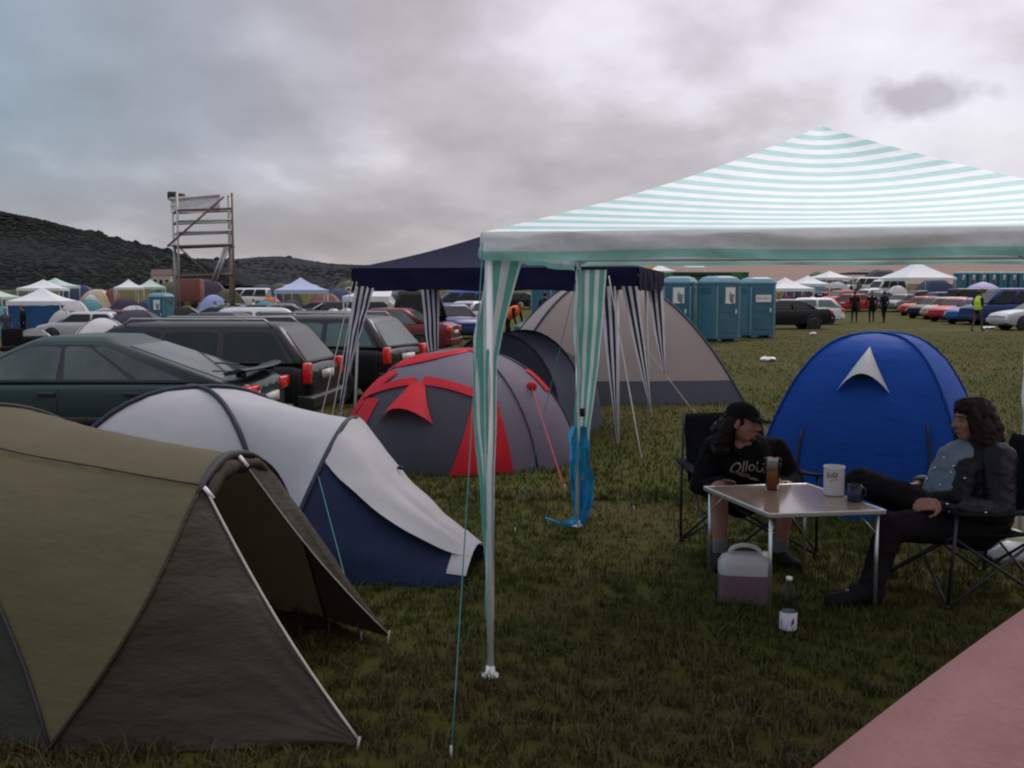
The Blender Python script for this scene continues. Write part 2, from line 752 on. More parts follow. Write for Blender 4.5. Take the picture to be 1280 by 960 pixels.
def wood(name, prof, y0, depth, n, size, mt):
    """a wood too far off to count: many small ragged crowns over the hillside"""
    base = MB().ell((0, 0, 0), 1, n=7, m=4)
    bv = np.array([tuple(p) for p in base.v])
    bf = base.f
    V, F = [], []
    px0 = [p[0] for p in prof]
    py0 = [p[1] for p in prof]
    off = 0
    for i in range(n):
        px = RNG.uniform(px0[0], px0[-1])
        face = i >= n * 0.3
        k = -RNG.uniform(0, 0.97) ** 0.9 if face else 0.0
        k += RNG.normal(0, 0.01)
        q = P(px, float(np.interp(px, px0, py0)), y0)
        h = q.z * math.cos(min(1, abs(k)) * math.pi / 2) ** 1.3 - 1.0
        s = size * RNG.uniform(0.75, 1.1) * (2.0 if i % 90 == 0 else 1)
        sc3 = np.array([s * RNG.uniform(0.45, 0.7), s * RNG.uniform(0.45, 0.7), s * (0.26 if face else 0.5)])
        v = bv * sc3 * (1 + RNG.uniform(-0.28, 0.28, (len(bv), 1)))
        v += np.array([q.x, y0 + k * depth, h - s * 0.05])
        V.append(v)
        F += [[a + off for a in f] for f in bf]
        off += len(bv)
    me = bpy.data.meshes.new(name)
    me.from_pydata(np.concatenate(V).tolist(), [], F)
    me.materials.append(mt)
    me.polygons.foreach_set('use_smooth', [True] * len(me.polygons))
    o = bpy.data.objects.new(name, me)
    COL.objects.link(o)
    o['kind'] = 'stuff'
    return o


M_WOOD = mat("far_foliage", (0.023, 0.025, 0.024), rough=0.95, spec=0.02, var=0.15, scale=0.05)
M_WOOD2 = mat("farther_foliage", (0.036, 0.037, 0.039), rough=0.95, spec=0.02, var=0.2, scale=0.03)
LEFT = [(-330, 236), (-160, 246), (-40, 258), (0, 266), (50, 276), (100, 289), (150, 301), (200, 312), (232, 322), (262, 336), (300, 356)]
FAR = [(150, 330), (230, 324), (285, 326), (330, 323), (352, 322), (385, 327), (410, 331), (450, 333), (520, 337), (620, 344), (720, 352)]
hill("wooded_hill", LEFT, 1300, 500, M_WOOD)
wood("hill_wood", LEFT, 1300, 500, 9000, 6.5, M_WOOD)
hill("distant_hill", FAR, 3000, 900, M_WOOD2)
wood("distant_wood", FAR, 3000, 900, 3500, 11.0, M_WOOD2)


# ------------------------------------------------------------------ grass
def grass_material():
    m = bpy.data.materials.new("grass_blades")
    m.use_nodes = True
    t = NT(m.node_tree)
    out = t.n('ShaderNodeOutputMaterial')
    b = t.n('ShaderNodeBsdfPrincipled')
    at = t.n('ShaderNodeAttribute', attribute_name='tone')
    t.set(b.inputs['Base Color'], at.outputs['Color'])
    b.inputs['Roughness'].default_value = 0.6
    b.inputs['Specular IOR Level'].default_value = 0.25
    tr = t.n('ShaderNodeBsdfTranslucent')
    t.set(tr.inputs[0], at.outputs['Color'])
    mx = t.n('ShaderNodeMixShader')
    mx.inputs[0].default_value = 0.25
    t.set(mx.inputs[1], b.outputs[0])
    t.set(mx.inputs[2], tr.outputs[0])
    t.t.links.new(mx.outputs[0], out.inputs[0])
    return m


def grass(n_near, n_far):
    # distance thinning with y; the field of view plus a margin
    y = np.concatenate([RNG.uniform(0, 1, n_near) ** 1.25 * 6.4 + 2.5, RNG.uniform(0, 1, n_far) ** 1.5 * 38 + 8.5])
    n = len(y)
    x = RNG.uniform(-0.62, 0.62, n) * (y + 0.9)
    # tufts: pull blades toward clump centres
    tab = RNG.normal(0, 1, (4096, 2))
    ci = ((np.floor(x * 9) * 73 + np.floor(y * 9) * 191).astype(int)) % 4096
    x += 0.030 * tab[ci, 0]
    y += 0.030 * tab[ci, 1]
    near = np.arange(n) < n_near
    patch = np.array([mnoise.noise(Vector((a * 0.9, b * 0.9, 0))) + 0.5 * mnoise.noise(Vector((a * 3.1, b * 3.1, 4)))
                      for a, b in zip(x, y)])
    # trodden places carry fewer, shorter blades
    worn = np.array([mnoise.noise(Vector((a * 0.55 + 3, b * 0.4, 2))) + 0.6 * mnoise.noise(Vector((a * 1.7, b * 1.7, 8))) for a, b in zip(x, y)])
    keep = RNG.uniform(0, 1, n) < np.clip(0.95 - 1.1 * np.clip(worn - 0.12, 0, 1), 0.22, 1)
    x, y, patch, near, worn = x[keep], y[keep], patch[keep], near[keep], worn[keep]
    n = len(x)
    h = np.where(near, RNG.gamma(5.0, 0.0074, n), RNG.gamma(5.0, 0.0085, n)) * (1 + 0.45 * patch) * (1 - 0.5 * np.clip(worn - 0.1, 0, 1))
    h = np.clip(h, 0.012, 0.19)
    h *= 1 - 0.85 * np.clip((y - 22) / 24, 0, 1)
    w = np.where(near, RNG.uniform(0.0018, 0.0040, n), RNG.uniform(0.004, 0.009, n))
    w = w * (1 + np.clip((y - 20) / 20, 0, 1))
    a = RNG.uniform(0, 2 * np.pi, n)
    bend = RNG.uniform(0.25, 1.15, n) * h
    d = a + RNG.normal(0, 0.5, n) + np.pi / 2
    cx, sx = np.cos(a) * w, np.sin(a) * w
    bx, by = np.cos(d) * bend, np.sin(d) * bend
    z0 = np.array([gz(p, q) for p, q in zip(x, y)])
    V = np.zeros((n, 5, 3))
    V[:, 0] = np.stack([x - cx, y - sx, z0 - 0.01], 1)
    V[:, 1] = np.stack([x + cx, y + sx, z0 - 0.01], 1)
    V[:, 2] = np.stack([x - cx * .8 + bx * .35, y - sx * .8 + by * .35, z0 + h * .62], 1)
    V[:, 3] = np.stack([x + cx * .8 + bx * .35, y + sx * .8 + by * .35, z0 + h * .62], 1)
    V[:, 4] = np.stack([x + bx, y + by, z0 + h * (1 - 0.25 * (bend / h - .25))], 1)
    T = np.array([[0, 1, 3], [0, 3, 2], [2, 3, 4]])
    idx = (np.arange(n)[:, None, None] * 5 + T[None]).reshape(-1)
    me = bpy.data.meshes.new("grass")
    me.vertices.add(n * 5)
    me.vertices.foreach_set('co', V.reshape(-1))
    nt = n * 3
    me.loops.add(nt * 3)
    me.loops.foreach_set('vertex_index', idx.astype(np.int32))
    me.polygons.add(nt)
    me.polygons.foreach_set('loop_start', np.arange(nt, dtype=np.int32) * 3)
    me.update(calc_edges=True)
    green = np.array([0.030, 0.050, 0.004])
    lush = np.array([0.054, 0.084, 0.006])
    straw = np.array([0.125, 0.088, 0.028])
    brown = np.array([0.062, 0.040, 0.014])
    k = RNG.uniform(0, 1, n)
    dry = np.clip(0.14 + 0.35 * patch + 0.6 * np.clip(worn, 0, 1) + 0.30 * np.clip((5.6 - y) / 1.6, 0, 1), 0.03, 0.8)
    c = np.where((k < dry * 0.45)[:, None], straw, np.where((k < dry)[:, None], brown,
                 np.where((RNG.uniform(0, 1, n) < 0.4)[:, None], lush, green)))
    c = c * RNG.uniform(0.6, 1.25, (n, 1))
    # seen from farther off the turf evens out
    k2 = np.clip((y - 6) / 12, 0, 0.85)[:, None]
    big = np.array([mnoise.noise(Vector((a * 0.35, b * 0.22, 9))) for a, b in zip(x, y)])[:, None]
    even = np.array([0.060, 0.070, 0.008]) * (1 + 0.35 * big) + np.array([0.022, 0.010, 0.008]) * np.clip(big * 1.5, 0, 1)
    c = c * (1 - k2) + even * k2
    k3 = np.clip((6.1 - y) / 2.2, 0, 0.62)[:, None] * np.clip(0.75 + 0.9 * patch, 0.15, 1)[:, None]
    c = c * (1 - k3) + np.array([0.078, 0.052, 0.024]) * RNG.uniform(0.5, 1.3, (n, 1)) * k3
    ca = me.attributes.new('tone', 'FLOAT_COLOR', 'POINT')
    cc = np.ones((n, 5, 4))
    cc[:, :, :3] = c[:, None, :]
    ca.data.foreach_set('color', cc.reshape(-1))
    me.materials.append(grass_material())
    o = bpy.data.objects.new("grass", me)
    COL.objects.link(o)
    o['kind'] = 'stuff'


grass(220000, 150000)

# ================================================================== FACTORIES
def pole_curve(peak, foot, n=14, e=2.3, q=1.0):
    peak, foot = Vector(peak), Vector(foot)
    out = []
    for i in range(n + 1):
        a = i / n * math.pi / 2
        s = math.sin(a) ** q
        c = 1 - math.sin(a) ** e if i < n else 0.0
        out.append(Vector((peak.x + (foot.x - peak.x) * s, peak.y + (foot.y - peak.y) * s,
                           foot.z + (peak.z - foot.z) * c)))
    return out


def patch(a, b, m=10, bulge=0.0, centre=None, wr=0.0, seed=0.0):
    rows = []
    for i, (p, q) in enumerate(zip(a, b)):
        row = []
        for j in range(m + 1):
            t = j / m
            r = p.lerp(q, t)
            if centre is not None and bulge:
                o = Vector((r.x - centre.x, r.y - centre.y, 0))
                r = r + o * bulge * math.sin(math.pi * t)
            if wr and 0 < j < m:
                r = r + mnoise.noise_vector(Vector((r.x * 4 + seed, r.y * 4, r.z * 9))) * wr
            row.append(r)
        rows.append(row)
    return rows


def dome_tent(name, label, c, half, H, rz, fly, sleeve, low=None, group=None, door=None, bulge=0.04, cat="tent",
              n=14, e=2.3, vents=True, sleeve_r=0.012):
    """square tent on two crossing poles: fly, sleeves and, where asked, a dark base band and a door"""
    c = Vector(c)
    t = thing(name, label, cat, c, rz, group)
    Mx = MAT4[t.name]
    hx, hy = half if hasattr(half, '__len__') else (half, half)
    feet = [Mx @ Vector(p) for p in ((-hx, -hy, 0), (hx, -hy, 0), (hx, hy, 0), (-hx, hy, 0))]
    pk = Mx @ Vector((0, 0, H))
    cur = [pole_curve(pk, f, n, e) for f in feet]
    fl, lo = MB(), MB()
    for i in range(4):
        rows = patch(cur[i], cur[(i + 1) % 4], 10, bulge, c, 0.012, i * 7.0)
        if low:
            k = next(j for j, r in enumerate(rows) if r[0].z - c.z < low * 1.0) - 1
            fl.grid(rows[:k + 1])
            lo.grid(rows[k:])
        else:
            fl.grid(rows)
    fl.build('fly', fly, t)
    if low:
        lo.build('base_band', sleeve, t)
    sl = MB()
    for i in (0, 1):
        path = list(reversed(cur[i])) + cur[i + 2][1:]
        sl.tube([p + (p - c).normalized() * 0.006 for p in path], sleeve_r, 6)
    sl.build('pole_sleeve', sleeve, t)
    if door is not None:
        d = MB()
        rows = patch(cur[0], cur[1], 10, bulge, c)
        sub = [[p + (p - c).normalized() * 0.008 for p in r[3:8]] for r in rows[5:]]
        d.grid(sub)
        d.build('door', door, t)
    return t


M_WHITEFAB = mat("white_awning", (0.78, 0.79, 0.80), rough=0.6, var=0.05, scale=3, trans=0.25)
M_STEEL = mat("white_tube", (0.75, 0.75, 0.74), rough=0.4, var=0.05)
M_GREYSTEEL = mat("galvanised_tube", (0.36, 0.34, 0.32), rough=0.45, metal=0.6, var=0.15)
M_RUST = mat("painted_scaffold", (0.16, 0.10, 0.09), rough=0.6, var=0.2)
M_BLACK = mat("black_plastic", (0.02, 0.02, 0.022), rough=0.5, var=0.2)
M_RUBBER = mat("tyre_rubber", (0.022, 0.022, 0.022), rough=0.85, var=0.2)
M_RIM = mat("wheel_rim", (0.45, 0.45, 0.46), rough=0.35, metal=0.7, var=0.1)
M_GLASS = mat("tinted_glass", (0.010, 0.013, 0.013), rough=0.05, spec=0.30, var=0.3, scale=2.5)
M_GLASSL = mat("pale_window", (0.07, 0.105, 0.10), rough=0.06, spec=0.4, var=0.35, scale=2.5)
M_TAIL = mat("red_lens", (0.80, 0.012, 0.010), rough=0.12, spec=0.7, coat=0.6, var=0.15)
M_LAMP = mat("clear_lens", (0.72, 0.72, 0.70), rough=0.12, spec=0.7, coat=0.5, var=0.1)
M_PLATE = mat("number_plate", (0.70, 0.70, 0.66), rough=0.4, var=0.05)


def far_gazebo(name, label, px, y, w, rz, roof=None, eave=2.0, peak=2.75, wall=None, wallmat=None, dz=0.0, group="party tents among the camp"):
    c = spot(px, y)
    c.z += dz
    t = thing(name, label, "gazebo", c, rz, group)
    h = w / 2
    r = MB()
    cs = [Vector((-h, -h, eave)), Vector((h, -h, eave)), Vector((h, h, eave)), Vector((-h, h, eave))]
    pk = Vector((0, 0, peak))
    for i in range(4):
        a, b = cs[i], cs[(i + 1) % 4]
        rows = []
        for k in range(7):
            s = k / 6
            sag = -0.10 * math.sin(math.pi * s)
            rows.append([(pk.lerp(a.lerp(b, j / 6), s)) + Vector((0, 0, sag)) for j in range(7)])
        r.grid(rows)
        dn = Vector((0, 0, -0.22))
        r.grid([[a.lerp(b, j / 6) * 1.0 for j in range(7)], [a.lerp(b, j / 6) + dn for j in range(7)]])
    r.build('roof', roof or M_WHITEFAB, t, local=True)
    for q in cs:
        MB().tube([(q.x * .96, q.y * .96, 0), (q.x * .96, q.y * .96, eave)], 0.025, 6).build('leg', M_STEEL, t, local=True)
    for i in (wall or ()):
        a, b = cs[i] * 0.97, cs[(i + 1) % 4] * 0.97
        MB().grid([[a.lerp(b, j / 8) + Vector((0, 0, -0.2)) for j in range(9)],
                   [Vector((a.lerp(b, j / 8).x, a.lerp(b, j / 8).y + 0.05 * math.sin(j), 0.04)) for j in range(9)]]
                  ).build('side_wall', wallmat, t, local=True)
    return t


CARS = {
    #            L     W     H    belt  hood(front z) deck(rear z)  cabin base rear..front,  roof rear..front
    'liftback': (4.5, 1.76, 1.41, 0.93, 0.74, 0.97, (-2.0, 1.15), (-0.74, 0.24)),
    'wagon':    (4.75, 1.76, 1.47, 0.95, 0.78, 0.98, (-2.32, 1.12), (-1.95, 0.42)),
    'hatch':    (3.95, 1.66, 1.43, 0.92, 0.78, 0.95, (-1.93, 1.05), (-1.45, 0.42)),
    'saloon':   (4.4, 1.72, 1.41, 0.93, 0.76, 0.96, (-1.55, 1.10), (-0.85, 0.36)),
    'van':      (4.9, 1.85, 1.95, 1.10, 0.98, 1.08, (-2.42, 1.75), (-2.30, 0.95)),
}


def make_car(name, label, kind, paint, loc, rz, group, glass=None, rails=False, spoiler=False, detail=1, rear_lamp='low'):
    L, W, H, belt, hood, deck, cb, cr = CARS[kind]
    g = glass or M_GLASS
    t = thing(name, label, "car" if kind != 'van' else "van", loc, rz, group)
    # lower body
    xs = [-L / 2, -L / 2 + 0.06, -L / 2 + 0.25, cb[0] + 0.12, -0.9, 0, 0.7, cb[1] - 0.05, cb[1] + 0.25, L / 2 - 0.45, L / 2 - 0.12, L / 2]
    mb = MB()
    rings = []
    for x in xs:
        u = x / (L / 2)
        w = W / 2 * (1 - 0.10 * abs(u) ** 5 - (0.06 if abs(u) > 0.985 else 0))
        if x < cb[0] + 0.1:
            zt = deck - 0.10 * max(0, (-u - 0.9)) / 0.1
        elif x > cb[1]:
            k = (x - cb[1]) / (L / 2 - cb[1])
            zt = belt - 0.02 + (hood - belt) * k ** 1.3 - 0.10 * max(0, u - 0.93) / 0.07
        else:
            zt = belt + 0.015 * (-u)
        zb = 0.20 + 0.10 * max(0, abs(u) - 0.8) / 0.2
        hh = zt - zb
        pts = [(0, zb), (0.82 * w, zb), (0.96 * w, zb + 0.08 * hh), (w, zb + 0.35 * hh), (w * 0.995, zb + 0.7 * hh),
               (w * 0.975, zb + 0.9 * hh), (w * 0.92, zt), (w * 0.5, zt + 0.02), (0, zt + 0.028)]
        ring = [Vector((x, y, z)) for y, z in pts] + [Vector((x, -y, z)) for y, z in reversed(pts[1:-1])]
        rings.append(ring)
    mb.loft(rings)
    mb.build('body', paint, t, local=True, sub=1 if detail else 0, autosmooth=40)
    # cabin shell: pillars and roof in paint, panes set proud of it
    wb, wr = W / 2 * 0.925, W / 2 * 0.70

    def rect(x0, x1, w, z, rr):
        pts = []
        for cx, cy, a0 in ((x1 - rr, w - rr, 0), (x0 + rr, w - rr, 90), (x0 + rr, -w + rr, 180), (x1 - rr, -w + rr, 270)):
            for k in range(4):
                a = R(a0 + k * 30)
                pts.append(Vector((cx + rr * math.cos(a), cy + rr * math.sin(a), z)))
        return pts
    cbm = MB()
    zr = H - 0.07
    cbm.loft([rect(cb[0], cb[1], wb, belt - 0.02, 0.10), rect(cr[0], cr[1], wr, zr, 0.10),
              rect(cr[0] + 0.10, cr[1] - 0.12, wr - 0.09, H - 0.015, 0.10),
              rect(cr[0] + 0.35, cr[1] - 0.35, wr - 0.30, H, 0.10)])
    cbm.build('roof', paint, t, local=True, bevel=0.05 if detail else 0.0)

    def pane(q, off):
        m2 = MB()
        o = Vector(off)
        m2.loft([[p - o * 0.4 for p in q], [p + o for p in q]])
        return m2

    def side(sgn, a, b, v0=0.10, v1=0.90):
        def pt(u, v):
            x0, x1 = cb[0] + 0.10, cb[1] - 0.10
            X0, X1 = cr[0] + 0.10, cr[1] - 0.10
            xb = x0 + (x1 - x0) * u
            xt = X0 + (X1 - X0) * u
            return Vector((xb + (xt - xb) * v, sgn * (wb + (wr - wb) * v), belt - 0.02 + (zr - belt + 0.02) * v))
        q = []
        for k in range(7):
            q.append(pt(a + (b - a) * k / 6, v0))
        for k in range(7):
            q.append(pt(b + (a - b) * (k / 6) , v1 if 0 < k < 6 else v1 - 0.05))
        n = Vector((0, sgn, 0.35)).normalized() * 0.007
        return pane(q, n)
    cuts = {'liftback': ((0.10, 0.27), (0.30, 0.56), (0.59, 0.97)), 'wagon': ((0.03, 0.31), (0.345, 0.65), (0.68, 0.97)),
            'hatch': ((0.05, 0.42), (0.47, 0.96)), 'saloon': ((0.08, 0.46), (0.51, 0.95)),
            'van': ((0.03, 0.33), (0.36, 0.68), (0.72, 0.97))}[kind]
    for sgn in (-1, 1):
        if detail:
            fo = side(sgn, cuts[0][0] - 0.02, min(1, cuts[-1][1] + 0.02), 0.06, 0.94)
            fo.v = [p - Vector((0, sgn * 0.003, 0.001)) for p in fo.v]
            fo.build('window_frame', M_BLACK, t, local=True, smooth=False)
        for a, b in cuts:
            side(sgn, a, b).build('side_window', g, t, local=True, smooth=False)
    for nm, xa, xb, sg in (('rear_window', cb[0], cr[0], -1), ('windscreen', cb[1], cr[1], 1)):
        q = []
        for v, ww in ((0.10, 0.80), (0.90, 0.84)):
            xx = xa + (xb - xa) * v
            w2 = (wb + (wr - wb) * v) * ww
            z = belt - 0.02 + (zr - belt + 0.02) * v
            q.append((Vector((xx, -w2, z)), Vector((xx, w2, z))))
        quad = [q[0][0], q[0][1], q[1][1], q[1][0]]
        nrm = Vector((sg * (zr - belt), 0, abs(xa - xb))).normalized() * 0.008
        pane(quad, nrm).build(nm, g, t, local=True, smooth=False)
    # wheels
    for sx in (-0.295, 0.30):
        for sgn in (-1, 1):
            x, y = sx * L, sgn * (W / 2 - 0.085)
            ar = MB()
            ar.lathe([(0.37, -0.075), (0.37, 0.088), (0.30, 0.088), (0.30, -0.075)], (0, 0, 0), 24, 'Y')
            ar.v = [Vector((p.x + x, p.y * sgn + y, p.z + 0.33)) for p in ar.v]
            ar.build('wheel_arch', M_BLACK, t, local=True)
            w = MB()
            w.lathe([(0.19, -0.08), (0.29, -0.09), (0.31, -0.05), (0.31, 0.06), (0.29, 0.095), (0.2, 0.09)], (0, 0, 0), 24, 'Y')
            w.v = [Vector((p.x + x, p.y * sgn + y, p.z + 0.31)) for p in w.v]
            wo = w.build('wheel', M_RUBBER, t, local=True)
            rm = MB()
            rm.lathe([(0.02, 0.075), (0.07, 0.085), (0.17, 0.07), (0.20, 0.092), (0.2, 0.04), (0.02, 0.04)], (0, 0, 0), 20, 'Y')
            rm.v = [Vector((p.x + x, p.y * sgn + y, p.z + 0.31)) for p in rm.v]
            rm.build('rim', M_RIM, wo, local=True)
    # lamps, plate, mirrors, handles
    for sgn in (-1, 1):
        if kind in ('wagon', 'van'):
            MB().box((-L / 2 + 0.04, sgn * (W / 2 - 0.105), 0.83), (0.09, 0.17, 0.27)).build('tail_light', M_TAIL, t, local=True, bevel=0.02)
        else:
            MB().box((-L / 2 + 0.06, sgn * (W / 2 - 0.21), deck - 0.16), (0.13, 0.40, 0.15)).build('tail_light', M_TAIL, t, local=True, bevel=0.02)
        MB().box((L / 2 - 0.10, sgn * (W / 2 - 0.26), hood - 0.17), (0.16, 0.36, 0.14)).build('headlight', M_LAMP, t, local=True, bevel=0.03)
        if detail:
            MB().ell((cb[1] - 0.28, sgn * (W / 2 + 0.07), belt + 0.07), (0.06, 0.10, 0.065)).build('mirror', paint, t, local=True)
            for hx in ((cuts[1][0] * (cb[1] - cb[0]) + cb[0] + 0.05), (cuts[-1][0] * (cb[1] - cb[0]) + cb[0] + 0.05)):
                MB().box((hx, sgn * (W / 2 - 0.002), belt - 0.12), (0.19, 0.035, 0.045)).build('door_handle', M_BLACK, t, local=True, bevel=0.01)
            for fr in [cuts[0][0] - 0.02] + [(cuts[i][1] + cuts[i + 1][0]) / 2 for i in range(len(cuts) - 1)] + [cuts[-1][1]]:
                xs_ = cb[0] + 0.1 + (cb[1] - cb[0] - 0.2) * fr
                MB().tube([(xs_, sgn * (W / 2 * 0.972), belt - 0.06), (xs_ + 0.01, sgn * (W / 2 * 0.996), belt - 0.22), (xs_ + 0.01, sgn * W / 2 * 1.0, 0.46), (xs_, sgn * (W / 2 * 0.985), 0.30)], 0.006, 5).build('door_seam', M_BLACK, t, local=True)
            MB().box((0.05, sgn * (W / 2 + 0.0), 0.53), (2.9, 0.03, 0.07)).build('side_trim', M_BLACK, t, local=True, bevel=0.01)
    MB().box((-L / 2 - 0.012, 0, 0.70 if kind != 'wagon' else 0.78), (0.03, 0.50, 0.11)).build('number_plate', M_PLATE, t, local=True)
    for sg, nm in ((-1, 'rear_bumper'), (1, 'front_bumper')):
        b = MB()
        b.loft([[Vector((sg * (L / 2 + dx), -W / 2 * ww, z)) for dx, z in ((-0.16, 0.34), (0.05, 0.36), (0.055, 0.52), (-0.16, 0.55))] if ww > 0 else
                [Vector((sg * (L / 2 + dx), W / 2 * -ww, z)) for dx, z in ((-0.16, 0.34), (0.05, 0.36), (0.055, 0.52), (-0.16, 0.55))]
                for ww in (0.97, 0.85, 0.4, -0.4, -0.85, -0.97)])
        b.build(nm, M_BLACK if detail else paint, t, local=True, bevel=0.02, smooth=False)
    if rails:
        for sgn in (-1, 1):
            y = sgn * (wr - 0.03)
            MB().tube([(cr[0] + 0.15, y, H - 0.03), (cr[0] + 0.25, y, H + 0.05), (cr[1] - 0.3, y, H + 0.05), (cr[1] - 0.2, y, H - 0.03)], 0.017, 8
                      ).build('roof_rail', M_GREYSTEEL, t, local=True)
    if spoiler:
        b = MB()
        for k in np.linspace(-1, 1, 11):
            pass
        rows = []
        for k in np.linspace(-1, 1, 11):
            y = k * (W / 2 - 0.10)
            x = -L / 2 + 0.02 + 0.10 * k * k
            rows.append([Vector((x + 0.20, y, deck + 0.055)), Vector((x + 0.02, y, deck + 0.10)), Vector((x - 0.05, y, deck + 0.085)), Vector((x + 0.17, y, deck + 0.025))])
        b.loft(rows)
        b.build('spoiler', paint, t, local=True, autosmooth=40)
        for sgn in (-1, 1):
            MB().box((-L / 2 + 0.17, sgn * (W / 2 - 0.28), deck + 0.03), (0.1, 0.05, 0.07)).build('spoiler_foot', paint, t, local=True)
    if detail:
        MB().tube([(cb[0] + 0.35, 0.1, belt + 0.16), (cb[0] + 0.22, -0.35, belt + 0.11)], 0.010, 6).build('rear_wiper', M_BLACK, t, local=True)
    return t


def paint(name, c, metal=0.25):
    return mat(name, c, rough=0.36, metal=metal * 0.5, spec=0.25, coat=0.12, var=0.10, scale=1.2)


# ------------------------------------------------------------------ standing people far off
M_SKIN = mat("skin", (0.40, 0.20, 0.14), rough=0.55, var=0.12, scale=20)


def stander(name, label, loc, rz, clothes, legs, hair, H=1.78, pose=0, group=None, vest=None, voxel=0.022, arms=0.25):
    t = thing(name, label, "person", loc, rz, group)
    Mx = MAT4[t.name]
    k = H / 1.78
    J = {}

    def j(x, y, z):
        return Mx @ Vector((x * k, y * k, z * k))
    lean = 0.0
    pr = []
    step = 0.10 if pose == 0 else 0.20
    hip = j(0, 0, 0.92)
    if pose == 2:      # bending over
        chest, neck, head = j(0, -0.28, 1.12), j(0, -0.42, 1.22), j(0, -0.52, 1.27)
        sh = [j(-0.18, -0.34, 1.19), j(0.18, -0.34, 1.19)]
        el = [j(-0.24, -0.40, 0.92), j(0.24, -0.40, 0.92)]
        wr = [j(-0.2, -0.46, 0.68), j(0.2, -0.46, 0.68)]
    else:
        chest, neck, head = j(0, -0.01, 1.30), j(0, -0.01, 1.50), j(0, -0.03, 1.655)
        sh = [j(-0.19, 0, 1.43), j(0.19, 0, 1.43)]
        el = [j(-arms, 0.03, 1.16), j(arms, 0.03, 1.16)]
        wr = [j(-arms - 0.01, -0.10, 0.93), j(arms + 0.01, -0.10, 0.93)]
        if pose == 3:  # hands in front of the chest
            wr = [j(-0.07, -0.26, 1.14), j(0.07, -0.26, 1.16)]
    pr.append((hip, chest, 0.15 * k, 0.165 * k, 0))
    pr.append((chest, neck, 0.155 * k, 0.075 * k, 0))
    for i, s in enumerate((-1, 1)):
        a = j(s * 0.09, 0, 0.90)
        b = j(s * 0.11, -0.04 + s * step * 0.5, 0.49)
        c = j(s * 0.12, 0.03 + s * step, 0.09)
        pr += [(a, b, 0.092 * k, 0.062 * k, 1), (b, c, 0.060 * k, 0.042 * k, 1), (c - Vector((0, 0, 0.03)), c + (Mx.to_3x3() @ Vector((0, -0.16 * k, -0.045))), 0.042 * k, 0.035 * k, 3)]
        pr += [(chest, sh[i], 0.11 * k, 0.062 * k, 0), (sh[i], el[i], 0.062 * k, 0.046 * k, 0), (el[i], wr[i], 0.044 * k, 0.033 * k, 0),
               (wr[i], wr[i] + (wr[i] - el[i]).normalized() * 0.10 * k, 0.034 * k, 0.022 * k, 2)]
    pr.append((neck, head, 0.055 * k, 0.05 * k, 2))
    mb = MB()
    for a, b, ra, rb, tg in pr:
        mb.cap(a, b, ra, rb, 10)
    hm = Mx.to_3x3()
    mb.ell(head + Vector((0, 0, 0.02)), (0.075 * k, 0.092 * k, 0.112 * k), hm)
    mb.cap(head + hm @ Vector((0, -0.085 * k, 0.02)), head + hm @ Vector((0, -0.105 * k, -0.005)), 0.012, 0.016, 8)
    tags = pr + [(head, head + Vector((0, 0, 0.03)), 0.085 * k, 0.085 * k, 2)]
    fuse(mb, 'body', [clothes, legs, M_SKIN, M_BLACK], t, voxel, 3, tags)
    h = MB()
    h.ell(head + hm @ Vector((0, 0.022 * k, 0.045 * k)), (0.086 * k, 0.094 * k, 0.10 * k), hm)
    h.build('hair', hair, t)
    if vest is not None:
        v = MB()
        v.cap(hip.lerp(chest, 0.25), chest, 0.170 * k, 0.188 * k)
        v.cap(chest, neck.lerp(chest, 0.35), 0.178 * k, 0.13 * k)
        fuse(v, 'vest', vest, t, voxel, 3)
    return t


M_DKCLOTH = mat("black_clothes", (0.013, 0.012, 0.014), rough=0.9, spec=0.1, var=0.3, scale=12)
M_HAIRD = mat("dark_hair", (0.018, 0.010, 0.008), rough=0.6, var=0.4, scale=60)
M_HAIRL = mat("fair_hair", (0.16, 0.10, 0.05), rough=0.6, var=0.3, scale=60)

# ------------------------------------------------------------------ portable toilets
M_POT = mat("teal_plastic", (0.050, 0.150, 0.200), rough=0.45, var=0.12, scale=2)
M_POTD = mat("teal_plastic_door", (0.042, 0.130, 0.180), rough=0.45, var=0.12, scale=2)
M_POTL = mat("translucent_roof", (0.22, 0.40, 0.48), rough=0.4, var=0.10, scale=2, trans=0.3)
M_SIGN = mat("white_sign", (0.74, 0.74, 0.72), rough=0.5, var=0.05)
M_INK = mat("black_ink", (0.02, 0.02, 0.02), rough=0.6, var=0.1)


